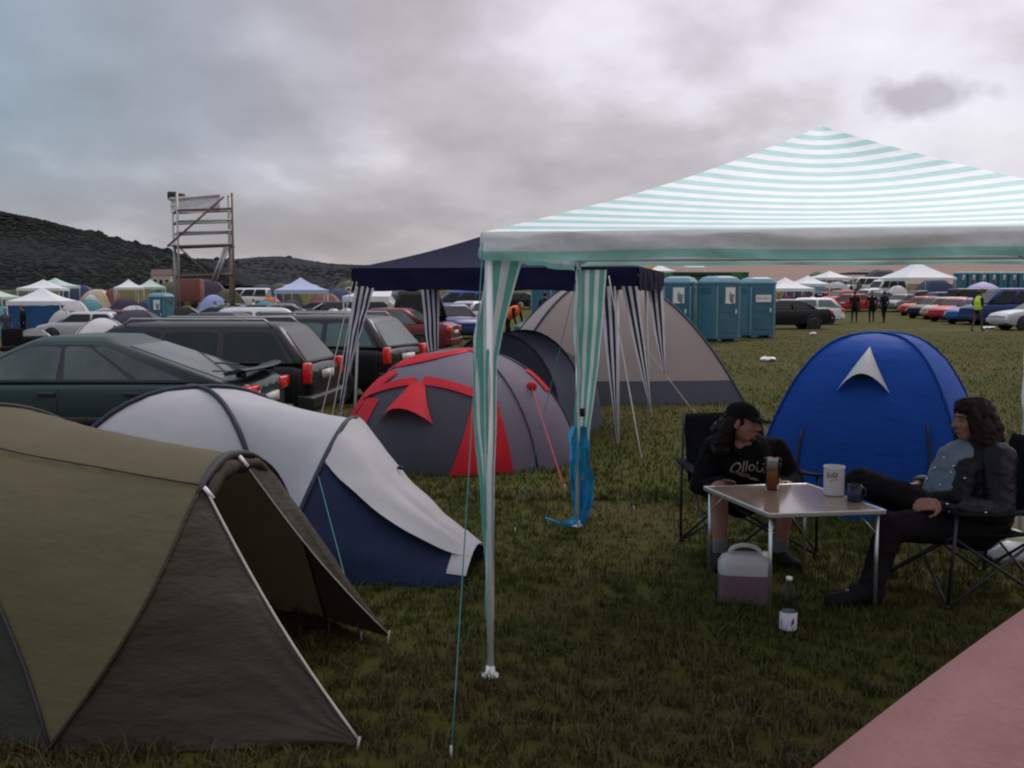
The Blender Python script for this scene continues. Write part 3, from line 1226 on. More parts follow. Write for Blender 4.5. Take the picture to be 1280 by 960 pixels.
def toilet(label, loc, rz, sign='tall', group="blue portable toilets"):
    t = thing('portable_toilet', label, "portable toilet", loc, rz, group)
    b = MB()
    def ring(s, z):
        h = 0.56 * s
        c = 0.09
        return [Vector((sx * (h - (c if q == 0 else 0)), sy * (h - (c if q == 1 else 0)), z))
                for sx, sy, qs in ((1, -1, (0, 1)), (1, 1, (1, 0)), (-1, 1, (0, 1)), (-1, -1, (1, 0))) for q in qs]
    b.loft([ring(1.0, 0.10), ring(0.985, 2.02), ring(0.965, 2.04)])
    b.build('cabin', M_POT, t, local=True, bevel=0.02, smooth=False)
    r = MB()
    r.loft([ring(1.03, 2.03), ring(1.04, 2.10), ring(0.86, 2.24), ring(0.55, 2.30)])
    r.build('roof', M_POTL, t, local=True, smooth=False, bevel=0.015)
    d = MB()
    d.box((0, -0.558, 1.03), (0.76, 0.03, 1.78))
    for z in (0.32, 1.02):
        d.box((0, -0.578, z + 0.26), (0.60, 0.016, 0.50))
    do = d.build('door', M_POTD, t, local=True, smooth=False, bevel=0.012)
    MB().box((0.30, -0.595, 1.05), (0.05, 0.035, 0.16)).build('handle', M_SIGN, do, local=True, bevel=0.008)
    for sx in (-1, 1):
        MB().box((sx * 0.465, -0.557, 1.02), (0.05, 0.025, 1.84)).build('corner_trim', M_POTL, t, local=True, bevel=0.008)
        MB().box((sx * 0.35, 0, 0.05), (0.14, 1.12, 0.10)).build('skid', M_POTD, t, local=True)
        v = MB()
        for k in range(4):
            v.box((sx * 0.562, 0.0, 1.70 + k * 0.06), (0.02, 0.6, 0.025))
        v.build('vent', M_POTD, t, local=True, smooth=False)
    if sign == 'tall':
        s = MB().box((0.05, -0.592, 1.62), (0.40, 0.012, 0.56)).build('sign', M_SIGN, t, local=True, smooth=False)
        k = MB()
        # bold diagonal strokes of the notice printed on the lower right of the sheet
        for i in range(4):
            k.box((0.10, -0.6, 1.66 - i * 0.085), (0.21, 0.004, 0.034), M=Matrix.Rotation(R(38), 3, 'Y'))
        for i in range(3):
            k.box((0.03 + i * 0.075, -0.601, 1.53), (0.022, 0.004, 0.26), M=Matrix.Rotation(R(-12 + i * 12), 3, 'Y'))
        k.build('lettering', M_INK, s, local=True, smooth=False)
    elif sign == 'wide':
        s = MB().box((0.02, -0.592, 1.50), (0.60, 0.012, 0.27)).build('sign', M_SIGN, t, local=True, smooth=False)
        k = MB()
        for i in range(6):
            k.box((-0.19 + i * 0.08, -0.6, 1.50 + 0.01 * (i % 2)), (0.045, 0.004, 0.10 - 0.02 * (i % 3)))
        k.build('lettering', mat("faded_red_ink", (0.45, 0.28, 0.26), var=0.1), s, local=True, smooth=False)
    return t

# ================================================================== BACKGROUND
GR_CARS = "cars parked on the meadow"
PN = {k: paint(k + "_paint", c, m) for k, c, m in (
    ("dark_green", (0.017, 0.034, 0.030), 0.3), ("charcoal", (0.013, 0.012, 0.014), 0.3), ("black", (0.010, 0.010, 0.013), 0.2),
    ("white", (0.72, 0.72, 0.72), 0.0), ("silver", (0.46, 0.47, 0.49), 0.5), ("red", (0.38, 0.03, 0.03), 0.1),
    ("maroon", (0.14, 0.025, 0.03), 0.2), ("navy", (0.02, 0.04, 0.13), 0.2), ("blue", (0.03, 0.09, 0.28), 0.2),
    ("teal", (0.03, 0.16, 0.16), 0.2), ("grey", (0.16, 0.16, 0.17), 0.3), ("beige", (0.34, 0.30, 0.24), 0.2))}


def head(dx, dy):
    return math.atan2(dy, dx)


# the three cars beside the tents
f = Vector((-1.0, 0.02, 0)).normalized()
l = Vector((-f.y, f.x, 0))
near = Vector((-2.74, 10.75, 0))
c0 = near + f * 2.25 - l * 0.88
make_car('parked_car', 'dark green liftback with a boot spoiler, parked behind the olive and white tents', 'liftback', PN['dark_green'],
         (c0.x, c0.y, gz(c0.x, c0.y)), head(f.x, f.y), GR_CARS, spoiler=True, glass=mat("green_glass", (0.050, 0.066, 0.060), rough=0.04, spec=0.5, var=0.6, scale=1.6))
f = Vector((-1.0, 0.10, 0)).normalized()
l = Vector((-f.y, f.x, 0))
near = Vector((-2.62, 13.25, 0))
c0 = near + f * 2.37 - l * 0.85
make_car('parked_car', 'black estate car with tall red tail lights, parked just past the dark green liftback', 'wagon', PN['charcoal'],
         (c0.x, c0.y, gz(c0.x, c0.y)), head(f.x, f.y), GR_CARS, rails=True)
f = Vector((-0.95, 0.30, 0)).normalized()
l = Vector((-f.y, f.x, 0))
near = Vector((-2.06, 17.0, 0))
c0 = near + f * 2.37 - l * 0.85
make_car('parked_car', 'charcoal estate car with roof rails whose tail shows beneath the navy canopy', 'wagon', PN['charcoal'],
         (c0.x, c0.y, gz(c0.x, c0.y)), head(f.x, f.y), GR_CARS, rails=True, glass=M_GLASSL)

# prototypes for the far cars, then copies repainted
PROTO = {}


def far_car(kind, pn, px, y, rz, label, group=GR_CARS, glass=None, dz=0.0):
    c = spot(px, y)
    c.z += dz
    if kind not in PROTO:
        PROTO[kind] = make_car('parked_car' if kind != 'van' else 'parked_van', label, kind, PN[pn], c, rz, group, glass=M_GLASSL if glass else M_GLASS, detail=0)
        return PROTO[kind]
    p = PN[pn]
    gm = M_GLASSL if glass else M_GLASS
    return dup(PROTO[kind], c, rz, label, {'body': p, 'roof': p, 'front_bumper': p, 'rear_bumper': p, 'side_window': gm, 'rear_window': gm, 'windscreen': gm}, group)


# left and middle distance
far_car('saloon', 'black', 262, 24.5, R(176), 'black saloon with greenish windows whose roof shows over the black estate', glass=1)
far_car('wagon' if 0 else 'hatch', 'silver', 104, 50, R(186), 'small silver hatchback beside the white tent with blue wall', glass=None)
far_car('hatch', 'maroon', 137, 58, R(170), 'dark red hatchback half hidden behind the white dome tent on the left')
far_car('hatch', 'silver', 341, 31, R(20), 'pale silver hatchback behind the estate cars, under the pale blue party tent', glass=1)
far_car('saloon', 'maroon', 480, 31, R(172), 'dark maroon saloon seen under the left end of the navy canopy', glass=1)
far_car('van', 'black', 517, 34, R(100), 'black van standing on the grass seen through the navy gazebo')
far_car('hatch', 'navy', 562, 41, R(-65), 'navy blue hatchback facing the camera on the grass beyond the navy gazebo')
far_car('saloon', 'silver', 585, 50, R(-120), 'silver saloon facing the camera beside the navy hatchback')
far_car('van', 'blue', 577, 78, R(185), 'bright blue van far behind the silver saloon')
far_car('hatch', 'teal', 726, 32, R(190), 'teal car bonnet showing behind the beige dome tent')
far_car('hatch', 'grey', 60, 66, R(185), 'grey car half hidden behind the white tent with blue wall')
far_car('saloon', 'navy', 20, 63, R(10), 'dark blue saloon at the left edge of the camp')
far_car('saloon', 'grey', 360, 52, R(8), 'grey saloon under the pale blue party tent')
far_car('van', 'white', 309, 104, R(178), 'long white camper van at the foot of the far hills')
far_car('van', 'beige', 447, 96, R(180), 'cream van beside the corner of the navy canopy')

# right distance
far_car('saloon', 'charcoal', 976, 49, R(184), 'dark saloon beside the last portable toilet')
far_car('hatch', 'white', 1004, 56, R(172), 'white hatchback with red tail light behind the dark saloon', glass=1)
far_car('hatch', 'red', 1048, 92, R(-140), 'red hatchback behind the three guards in black', glass=1)
far_car('hatch', 'silver', 1082, 95, R(-140), 'silver hatchback among the crowd behind the guards')
far_car('van', 'white', 1104, 106, R(-150), 'white van left of the white marquee on the right')
far_car('van', 'silver', 1076, 116, R(-160), 'silver van furthest up the slope behind the guards')
row = [('saloon', 'grey', 1116, 84, 'grey saloon at the far left end of the right-hand car row'),
       ('hatch', 'red', 1142, 76, 'red hatchback with bright headlamps in front of the white marquee'),
       ('saloon', 'black', 1157, 69, 'black saloon second in the right-hand car row, just past the red hatchback'),
       ('hatch', 'beige', 1174, 66, 'beige hatchback between the black saloon and the red saloon'),
       ('saloon', 'red', 1187, 62, 'red saloon in the middle of the right-hand car row'),
       ('saloon', 'blue', 1212, 57, 'blue saloon parked next to the person in the yellow vest'),
       ('hatch', 'navy', 1239, 60, 'navy hatchback behind the person in the yellow vest')]
for kd, pn, px, y, lb in row:
    far_car(kd, pn, px + 10, y, R(-142), lb)
far_car('van', 'navy', 1262, 55, R(184), 'dark blue van beyond the silver car at the right edge')
far_car('saloon', 'silver', 1302, 47.5, R(184), 'silver saloon cut by the right edge of the picture')

# toilets
toilet('teal portable toilet half hidden by the beige dome tent, tall white notice on its door', (spot(849, 37.5)), R(-18))
toilet('teal portable toilet in the middle of the three, tall notice with diagonal strokes', (spot(898, 36.6)), R(24))
toilet('teal portable toilet at the right end of the three, wide pale notice', (spot(945.5, 39.6)), R(8), 'wide')
toilet('teal portable toilet behind the striped strips of the navy gazebo', (spot(808, 39.5)), R(10), None)
toilet('pale teal portable toilet peeping over the left shoulder of the beige dome tent', (spot(684, 44)), R(-30), None)
lc = spot(203, 60)
toilet('lone teal portable toilet at the foot of the scaffold tower', lc, R(-12), 'tall')
rowp = None
for i in range(9):
    px = 1197 + i * 12.6
    c = spot(px, 128)
    lb = 'teal portable toilet in the long far row below the ploughed field'
    if rowp is None:
        rowp = toilet(lb, c, R(20), 'tall', group="row of far portable toilets")
    else:
        dup(rowp, c, R(20), lb, group="row of far portable toilets")

# party tents
WB = mat("blue_wall", (0.015, 0.075, 0.20), rough=0.6, var=0.2, scale=1.5, trans=0.15)
WD = mat("dark_wall", (0.03, 0.03, 0.055), rough=0.7, var=0.2)
PB = mat("pale_blue_awning", (0.46, 0.52, 0.72), rough=0.6, var=0.06, trans=0.25)
PG = mat("pale_green_awning", (0.52, 0.66, 0.60), rough=0.6, var=0.06, trans=0.25)
far_gazebo('party_tent', 'white party tent with a dark blue side wall on the far left', 55, 58, 2.9, R(6), wall=(0,), wallmat=WB)
far_gazebo('party_tent', 'larger white party tent behind the one with the blue wall', 57, 88, 3.4, R(10), dz=0.5)
far_gazebo('party_tent', 'pale green party tent tucked behind the white ones on the left', 72, 97, 3.2, R(-5), roof=PG, dz=0.4)
far_gazebo('party_tent', 'pale teal party tent cut by the left edge', -8, 82, 3.2, R(0), roof=PG)
far_gazebo('party_tent', 'left white party tent of the pair before the wooded hill', 163, 96, 2.5, R(25), dz=0.3)
far_gazebo('party_tent', 'right party tent of the pair before the wooded hill, green-edged roof', 190, 97, 2.5, R(25), roof=PG, dz=0.3)
far_gazebo('party_tent', 'pale blue party tent with a dark side wall behind the estate cars', 377, 62, 3.1, R(14), roof=PB, wall=(3,), wallmat=WD, dz=0.15)
far_gazebo('party_tent', 'small pale green party tent above the pale blue one', 377, 98, 2.7, R(30), roof=PG, dz=0.2)
far_gazebo('party_tent', 'white marquee beside the last toilet on the right', 980, 76, 3.1, R(12), peak=2.8)
far_gazebo('party_tent', 'wide white marquee above the right-hand row of cars', 1143, 104, 5.4, R(10), peak=3.6, dz=0.2)
far_gazebo('party_tent', 'white party tent behind the green container', 824, 118, 3.0, R(5), dz=0.6)
far_gazebo('party_tent', 'small white party tent showing above the green container roof', 866, 132, 2.4, R(5), dz=0.8)
far_gazebo('party_tent', 'grey-white party tent left of the guards', 1035, 112, 3.6, R(20))
far_gazebo('party_tent', 'small white party tent next to the crowd of visitors', 1008, 92, 2.8, R(15))
far_gazebo('party_tent', 'dark flat party tent on top of the slope behind the guards', 1078, 136, 5.0, R(0), roof=WD, peak=2.5)
far_gazebo('party_tent', 'white party tent seen beneath the navy canopy over the maroon saloon', 470, 44, 2.4, R(20), peak=2.3, eave=1.7)

# small tents of the camp on the left
TF = {k: mat(k + "_nylon", c, rough=0.55, var=0.08, scale=3, trans=0.2, bump=0.3, bscale=6) for k, c in (
    ("white", (0.62, 0.60, 0.60)), ("pale_grey", (0.46, 0.46, 0.46)), ("teal", (0.05, 0.22, 0.24)), ("sand", (0.50, 0.42, 0.28)),
    ("purple", (0.040, 0.026, 0.055)), ("blue", (0.04, 0.10, 0.38)), ("navy", (0.02, 0.03, 0.09)), ("light_blue", (0.26, 0.34, 0.55)),
    ("brick", (0.20, 0.075, 0.055)), ("moss", (0.07, 0.075, 0.035)), ("pink", (0.44, 0.24, 0.24)), ("orange", (0.65, 0.16, 0.02)))}
M_SLV = mat("dark_sleeve", (0.02, 0.02, 0.025), rough=0.6)
GT = "small tents in the far camp"
for nm, px, y, hf, H, rz, lb in (
    ("white", 129, 30, (1.05, 1.0), 1.25, 20, 'large white dome tent with small dark vents behind the green car roof'),
    ("pale_grey", 79, 54, 0.85, 1.5, 10, 'grey-white dome tent between the blue-walled tent and the silver hatchback'),
    ("pale_grey", 132, 66, 1.2, 1.5, 25, 'pale grey dome tent behind the dark red hatchback'),
    ("white", 169, 68, 1.2, 1.6, -10, 'whitish dome tent left of the lone toilet'),
    ("purple", 172, 46, (1.6, 1.2), 1.4, 5, 'dark purple tent in front of the lone toilet'),
    ("teal", 112, 78, 1.5, 1.9, 30, 'striped teal family tent beneath the wooded hill'),
    ("white", 95, 76, 1.2, 1.9, 12, 'white family tent joined to the teal one'),
    ("sand", 124, 100, 1.7, 2.0, 0, 'sand coloured tent roof behind the teal family tent'),
    ("brick", 143, 100, 0.9, 2.1, 0, 'small red tent beside the sand coloured roof'),
    ("light_blue", 268, 92, 1.5, 1.8, 15, 'light blue tent under the right side of the scaffold'),
    ("teal", 333, 66, 1.5, 1.6, 10, 'dark teal tent beside the pale blue party tent'),
    ("moss", 300, 60, 1.2, 1.3, 20, 'moss green tent behind the black saloon'),
    ("pink", 396, 42, 0.9, 1.1, 10, 'faded pink tent beneath the pale blue party tent'),
    ("white", 418, 40, 0.55, 1.25, 35, 'small white tent left of its twin by the navy canopy leg'),
    ("white", 434, 41, 0.55, 1.25, 35, 'small white tent right of its twin by the navy canopy leg'),
    ("brick", 408, 84, 1.6, 1.9, 0, 'brick red tent to the right of the pale green party tent'),
    ("navy", 425, 88, 2.0, 2.1, 0, 'dark navy tent near the corner of the navy canopy'),
    ("orange", 340, 92, 1.1, 1.5, 0, 'orange tent beyond the dark teal tent'),
    ("navy", 24, 74, 1.6, 1.7, 0, 'navy tent behind the left-hand visitors'),
    ("teal", 8, 60, 1.4, 1.7, 25, 'teal tent at the left edge among the visitors'),
    ("blue", 45, 78, 1.2, 1.9, 0, 'blue tent under the larger white party tent'),
    ("teal", 1012, 108, 1.6, 2.1, 20, 'teal tent behind the crowd on the right'),
    ("moss", 228, 74, 1.6, 1.2, 0, 'low moss green tent inside the scaffold tower'),
):
    c = spot(px, y)
    dome_tent('dome_tent', lb, c, hf, H, R(rz), TF[nm], M_SLV, group=GT, bulge=0.10)


# more of the crowded camp at the foot of the hills and along the slope
more = [("car", 'hatch', 'black', 232, 70, 12, 'black hatchback parked beside the lone toilet'),
        ("car", 'saloon', 'charcoal', 276, 46, 170, 'charcoal saloon in the row beneath the light blue tent'),
        ("car", 'hatch', 'grey', 298, 80, 15, 'small grey hatchback under the camper van'),
        ("car", 'saloon', 'black', 322, 55, 172, 'long black saloon in front of the dark teal tent'),
        ("car", 'hatch', 'charcoal', 352, 80, 10, 'charcoal hatchback at the dark side of the pale blue party tent'),
        ("car", 'hatch', 'maroon', 398, 72, 170, 'maroon hatchback right of the pale blue party tent legs'),
        ("car", 'saloon', 'black', 424, 60, 15, 'black saloon beyond the twin small white tents'),
        ("car", 'hatch', 'charcoal', 452, 56, 175, 'charcoal hatchback left of the white-topped party tent under the navy canopy'),
        ("car", 'van', 'charcoal', 500, 90, 180, 'charcoal van far off under the navy canopy'),
        ("car", 'saloon', 'grey', 536, 86, 180, 'grey saloon far off behind the black van'),
        ("car", 'hatch', 'maroon', 610, 95, 180, 'maroon hatchback far off between the two gazebos'),
        ("car", 'saloon', 'black', 648, 88, 175, 'black saloon far off above the orange vest'),
        ("car", 'saloon', 'black', 1040, 100, 40, 'black saloon behind the red hatchback on the slope'),
        ("car", 'hatch', 'charcoal', 1058, 120, 30, 'charcoal hatchback below the dark flat party tent'),
        ("car", 'hatch', 'red', 1070, 84, 38, 'bright red hatchback partly hidden by the left guard'),
        ("car", 'saloon', 'grey', 1100, 90, 38, 'grey saloon glimpsed between the guards'),
        ("car", 'saloon', 'black', 1150, 92, 20, 'black saloon under the wide white marquee'),
        ("car", 'hatch', 'navy', 1180, 88, 20, 'navy hatchback under the right end of the wide marquee'),
        ("car", 'van', 'charcoal', 1222, 80, 10, 'charcoal van behind the lilac parasol'),
        ("tent", "purple", 8, 66, 1.4, 1.6, 'dark purple tent behind the camp at the left edge'),
        ("tent", "moss", 36, 100, 2.6, 2.2, 'long moss green tent under the wooded hill, far left'),
        ("tent", "navy", 100, 104, 2.4, 2.3, 'dark navy tent behind the white family tent'),
        ("tent", "purple", 158, 84, 1.6, 1.9, 'dark purple tent beneath the left white party tent of the pair'),
        ("tent", "navy", 186, 80, 1.4, 1.8, 'navy tent beneath the right party tent of the pair'),
        ("tent", "moss", 216, 110, 2.4, 2.4, 'moss green tent left of the brick red trailer'),
        ("tent", "purple", 262, 118, 2.4, 2.4, 'dark purple tent right of the brick red trailer'),
        ("tent", "moss", 286, 100, 1.8, 2.0, 'moss green tent at the left end of the camper van'),
        ("tent", "navy", 330, 108, 2.2, 2.2, 'navy tent at the right end of the camper van'),
        ("tent", "moss", 352, 112, 2.2, 2.2, 'moss green tent behind the small pale green party tent'),
        ("tent", "purple", 366, 72, 1.5, 1.6, 'dark purple tent inside the pale blue party tent'),
        ("tent", "moss", 438, 108, 2.2, 2.3, 'moss green tent behind the cream van'),
        ("tent", "white", 116, 90, 1.1, 1.9, 'small white tent between the sand and teal tents'),
        ("tent", "pale_grey", 348, 58, 0.9, 1.3, 'pale grey tent at the left leg of the pale blue party tent'),
        ("tent", "light_blue", 306, 76, 1.0, 1.4, 'small light blue tent below the camper van'),
        ("tent", "moss", 1026, 128, 2.6, 2.4, 'moss green tent at the top of the slope behind the teal tent'),
        ("tent", "pale_grey", 1044, 104, 1.6, 1.8, 'pale grey tent left of the silver van'),
        ("tent", "purple", 1100, 132, 2.6, 2.6, 'dark purple tent right of the dark flat party tent'),
        ("tent", "white", 1120, 96, 1.2, 1.7, 'white tent at the left leg of the wide marquee'),
        ("tent", "navy", 1166, 110, 2.0, 2.0, 'navy tent behind the wide white marquee'),
        ("tent", "navy", 996, 96, 1.4, 1.8, 'navy tent behind the crowd by the toilets')]
for it in more:
    if it[0] == "car":
        far_car(it[1], it[2], it[3], it[4], R(it[5]), it[6])
    else:
        dome_tent('dome_tent', it[6], spot(it[2], it[3]), (it[4], it[4] * 0.7), it[5], R(8 + it[2] % 20), TF[it[1]], M_SLV, group=GT, bulge=0.08)

# the white dome's little vents are part of the nearest pale tent
vt = next(o for o in COL.objects if o.get('label', '').startswith('large white dome'))
vm = MB()
for dx, z in ((-0.20, 0.92), (0.52, 1.02)):
    vm.ell((vt.location.x + dx, vt.location.y - 0.62 + abs(dx) * 0.35, vt.location.z + z - 0.05), (0.06, 0.05, 0.08))
MBv = vm.build('vent', M_BLACK, vt)

# shell shelter with dark mouth, far left
c = spot(42, 33)
t = thing('beach_shelter', 'white shell shelter with a dark open mouth on the far left', 'tent', c, R(8))
rows = []
for i in range(11):
    a = math.pi * i / 10
    row = []
    for j in range(9):
        b = R(8 + 82 * j / 8)
        rr = 0.72
        row.append(Vector((-math.cos(a) * rr * (0.6 + 0.4 * math.cos(R(90) - b)), 0.9 * math.cos(b), math.sin(a) * 0.98 * math.sin(b) + 0.01)))
    rows.append(row)
MB().grid(rows).build('canopy', TF['white'], t, local=True)
MB().box((0.08, 0.05, 0.38), (0.95, 0.7, 0.7)).build('mouth_shade', M_DKCLOTH, t, local=True, bevel=0.1)  # dark box standing in for the shade inside the open shelter
c = spot(14, 32)
t = thing('camp_chair', 'dark camp chair piled with things left of the shell shelter', 'chair', c, R(20))
MB().box((0, 0, 0.40), (0.62, 0.6, 0.14)).build('seat', M_DKCLOTH, t, local=True, bevel=0.05)
MB().box((0, 0.3, 0.72), (0.62, 0.12, 0.6)).build('backrest', M_DKCLOTH, t, local=True, bevel=0.05)
for sx in (-.28, .28):
    for sy in (-.26, .26):
        MB().tube([(sx, sy, 0), (sx * .8, sy * .8, 0.4)], 0.02, 6).build('leg', M_GREYSTEEL, t, local=True)

# ------------------------------------------------------------------ container, digger, building
c = spot(880, 49)
t = thing('container', 'green container with dark rim behind the portable toilets', 'container', c, R(4))
w2, dd, hh = 1.75, 2.2, 2.66
b = MB()
n = 40
ring = []
for i in range(n):
    x = -w2 + 2 * w2 * i / n
    ring.append((x, -dd / 2 + (0.04 if i % 2 else 0)))
ring += [(w2, -dd / 2), (w2, dd / 2), (-w2, dd / 2)]
b.loft([[Vector((x, y, 0.1)) for x, y in ring], [Vector((x, y, hh)) for x, y in ring]])
b.build('body', mat("container_green", (0.035, 0.16, 0.045), rough=0.55, var=0.15), t, local=True, smooth=False)
b = MB()
b.box((-0.45, -dd / 2 - 0.05, hh - 0.10), (2.7, 0.12, 0.10))
b.build('rim', M_BLACK, t, local=True, smooth=False)
for sx in (-1, 1):
    MB().box((sx * (w2 - 0.08), -dd / 2 - 0.03, hh / 2), (0.16, 0.09, hh)).build('corner_post', mat("container_green_dark", (0.025, 0.11, 0.035), rough=0.55), t, local=True, smooth=False)
c = spot(809, 150)
t = thing('excavator', 'yellow excavator whose arm rises behind the navy canopy corner', 'digger', c, R(0))
M_YEL = mat("machine_yellow", (0.62, 0.33, 0.02), rough=0.45, var=0.12)
MB().box((0.2, 0, 1.8), (2.2, 2.0, 1.4)).build('cab', M_YEL, t, local=True, bevel=0.15)
MB().tube([(0.6, 0, 2.2), (0.9, 0, 3.7), (-0.2, 0, 3.45), (-1.2, 0, 2.9)], [0.22, 0.26, 0.22, 0.14], 6).build('arm', M_YEL, t, local=True)
for sy in (-1, 1):
    MB().box((0.2, sy * 0.9, 0.5), (2.8, 0.5, 0.9)).build('track', M_RUBBER, t, local=True, bevel=0.3)
c = spot(205, 240)
t = thing('far_house', 'small pale house at the foot of the wooded hill left of the scaffold', 'house', Vector((c.x, c.y, c.z)), R(8))
MB().box((0, 0, 1.8), (4.2, 3.2, 3.6)).build('wall', mat("render_wall", (0.46, 0.42, 0.36), var=0.1), t, local=True, smooth=False)
rf = MB()
rf.loft([[Vector((x, -1.8, 3.55)), Vector((x, 1.8, 3.55)), Vector((x, 0, 4.9))] for x in (-2.3, 2.3)])
rf.build('roof', mat("roof_tile", (0.12, 0.07, 0.06), var=0.2), t, local=True, smooth=False)
for k in (-1.3, 0, 1.3):
    MB().box((k, -1.6, 1.9), (0.7, 0.08, 1.2)).build('window', M_GLASS, t, local=True, smooth=False)
c = spot(238, 104)
t = thing('red_trailer', 'brick red box trailer seen through the scaffold tower', 'trailer', c, R(4))
MB().box((0, 0, 1.75), (2.6, 2.0, 2.2)).build('box', mat("brick_red_panel", (0.19, 0.065, 0.05), var=0.2), t, local=True, bevel=0.06)
for sx in (-0.7, 0.7):
    w = MB().lathe([(0.05, -.1), (0.38, -.1), (0.38, .1), (0.05, .1)], (0, 0, 0), 16, 'Y')
    w.v = [p + Vector((sx, -0.9, 0.38)) for p in w.v]
    w.build('wheel', M_RUBBER, t, local=True)

# ------------------------------------------------------------------ scaffold tower
Y0 = 70.0
b0 = spot(252, Y0)
t = thing('scaffold_tower', 'tall scaffold tower with a white banner round its top deck', 'scaffold', b0)


def sx(px, y=Y0):
    return (px - 640) / FPX * y


def szz(py, y=Y0):
    return P(640, py, y).z


CFR = {'fl': (sx(226), Y0), 'fr': (sx(294), Y0), 'bl': (sx(209.5), Y0 + 1.9), 'br': (sx(280), Y0 + 1.9)}
ZT = szz(245)
for k, (x, y) in CFR.items():
    MB().tube([(x, y, gz(x, y)), (x, y, ZT + 0.2)], 0.077, 8).build('upright', M_GREYSTEEL if k[1] == 'l' else M_RUST, t)
for px in (216, 286):
    x = sx(px)
    MB().tube([(x, Y0 + 0.9, b0.z), (x, Y0 + 0.9, ZT - (1.9 if px < 250 else 0))], 0.119, 8).build('ladder_upright', M_GREYSTEEL, t)
for py, m in ((263, M_RUST), (277, M_GREYSTEEL), (291, M_GREYSTEEL), (308, M_RUST), (345, M_RUST)):
    z = szz(py)
    MB().tube([(CFR['fl'][0], Y0, z), (CFR['fr'][0], Y0, z + 0.12)], 0.084, 6).build('ledger', m, t)
    MB().tube([(CFR['bl'][0], Y0 + 1.9, z - 0.05), (CFR['br'][0], Y0 + 1.9, z + 0.1)], 0.063, 6).build('ledger', m, t)
    for a, bb in (('fl', 'bl'), ('fr', 'br')):
        MB().tube([CFR[a] + (z,), CFR[bb] + (z,)], 0.063, 6).build('transom', m, t)
MB().tube([(sx(284), Y0, szz(246)), (sx(213), Y0 - 0.05, szz(308))], 0.070, 6).build('brace', M_RUST, t)
MB().tube([(sx(288), Y0, szz(308)), (sx(276), Y0 - 0.6, szz(350))], 0.098, 6).build('raker', M_GREYSTEEL, t)
MB().tube([(sx(284), Y0, szz(310)), (sx(270), Y0 - 0.6, szz(352))], 0.098, 6).build('raker', M_GREYSTEEL, t)
MB().tube([(sx(228), Y0, szz(310)), (sx(268), Y0, szz(348))], 0.056, 6).build('brace', M_RUST, t)
MB().box(((CFR['fl'][0] + CFR['br'][0]) / 2 - .1, Y0 + 0.95, szz(307)), (3.9, 1.8, 0.09), rz=R(-4)).build('deck', M_RUST, t)
rows = []
for i in range(13):
    u = i / 12
    x = sx(211) + (sx(279) - sx(211)) * u
    zt = szz(247.5) + 0.18 * u - 0.10 * math.sin(math.pi * u)
    zb = szz(264) + 0.05 * math.sin(u * 9) - 0.2 * (1 - u) * u
    yy = Y0 + 1.2 - 1.2 * u
    rows.append([Vector((x, yy + 0.07 * math.sin(k * 1.7 + u * 6), zt + (zb - zt) * k / 6)) for k in range(7)])
MB().grid(rows).build('banner', TF['white'], t)
MB().tube([(sx(210), Y0 + 1.2, szz(247)), (sx(279), Y0 - 0.02, szz(244))], 0.11, 8).build('rolled_tarpaulin', TF['white'], t)
t = thing('floodlight', 'dark twin floodlight mounted on the top left corner of the scaffold', 'lamp', (sx(209.5), Y0 + 1.9, ZT + 0.2))
MB().box((sx(209), Y0 + 1.9, szz(241.5)), (0.62, 0.5, 0.55), rz=R(15)).build('housing', M_BLACK, t, bevel=0.08)
MB().box((sx(219), Y0 + 1.9, szz(242.5)), (0.62, 0.45, 0.42), rz=R(-10)).build('housing', mat("dull_red_housing", (0.12, 0.03, 0.035), var=0.2), t, bevel=0.08)
MB().tube([(sx(205), Y0 + 1.9, ZT + 0.2), (sx(224), Y0 + 1.9, ZT + 0.2)], 0.05, 6).build('bracket', M_BLACK, t)

# ------------------------------------------------------------------ people far off
M_VEST = mat("yellow_vest", (0.55, 0.72, 0.05), rough=0.6, var=0.15)
M_ORV = mat("orange_vest", (0.90, 0.16, 0.03), rough=0.6, var=0.1)
M_WSH = mat("white_shirt", (0.62, 0.60, 0.58), rough=0.8, var=0.1)
M_BRN = mat("brown_coat", (0.10, 0.06, 0.035), rough=0.85, var=0.2)
M_JEAN = mat("dull_jeans", (0.05, 0.055, 0.085), rough=0.9, var=0.2)
M_REDC = mat("dark_red_coat", (0.20, 0.03, 0.05), rough=0.85, var=0.2)
GG = "guards in black walking across the meadow"
stander('person', 'left guard of the three in black, a gap from the other two', spot(1067, 59), R(160), M_DKCLOTH, M_DKCLOTH, M_HAIRD, pose=0, group=GG)
stander('person', 'middle guard of the three in black, stocky with white badge', spot(1088.5, 59.5), R(170), M_DKCLOTH, M_DKCLOTH, M_HAIRL, pose=0, group=GG, arms=0.30)
stander('person', 'right guard of the three in black, walking', spot(1104, 59), R(190), M_DKCLOTH, M_DKCLOTH, M_HAIRD, pose=1, group=GG)
stander('person', 'person in a yellow high-visibility vest by the blue saloon', spot(1221, 46), R(120), M_DKCLOTH, M_BRN, M_HAIRD, pose=3, vest=M_VEST, H=1.80)
stander('person', 'person in an orange vest bending down behind the navy tent', spot(634, 34), R(60), M_DKCLOTH, M_DKCLOTH, M_HAIRL, pose=2, vest=M_ORV)
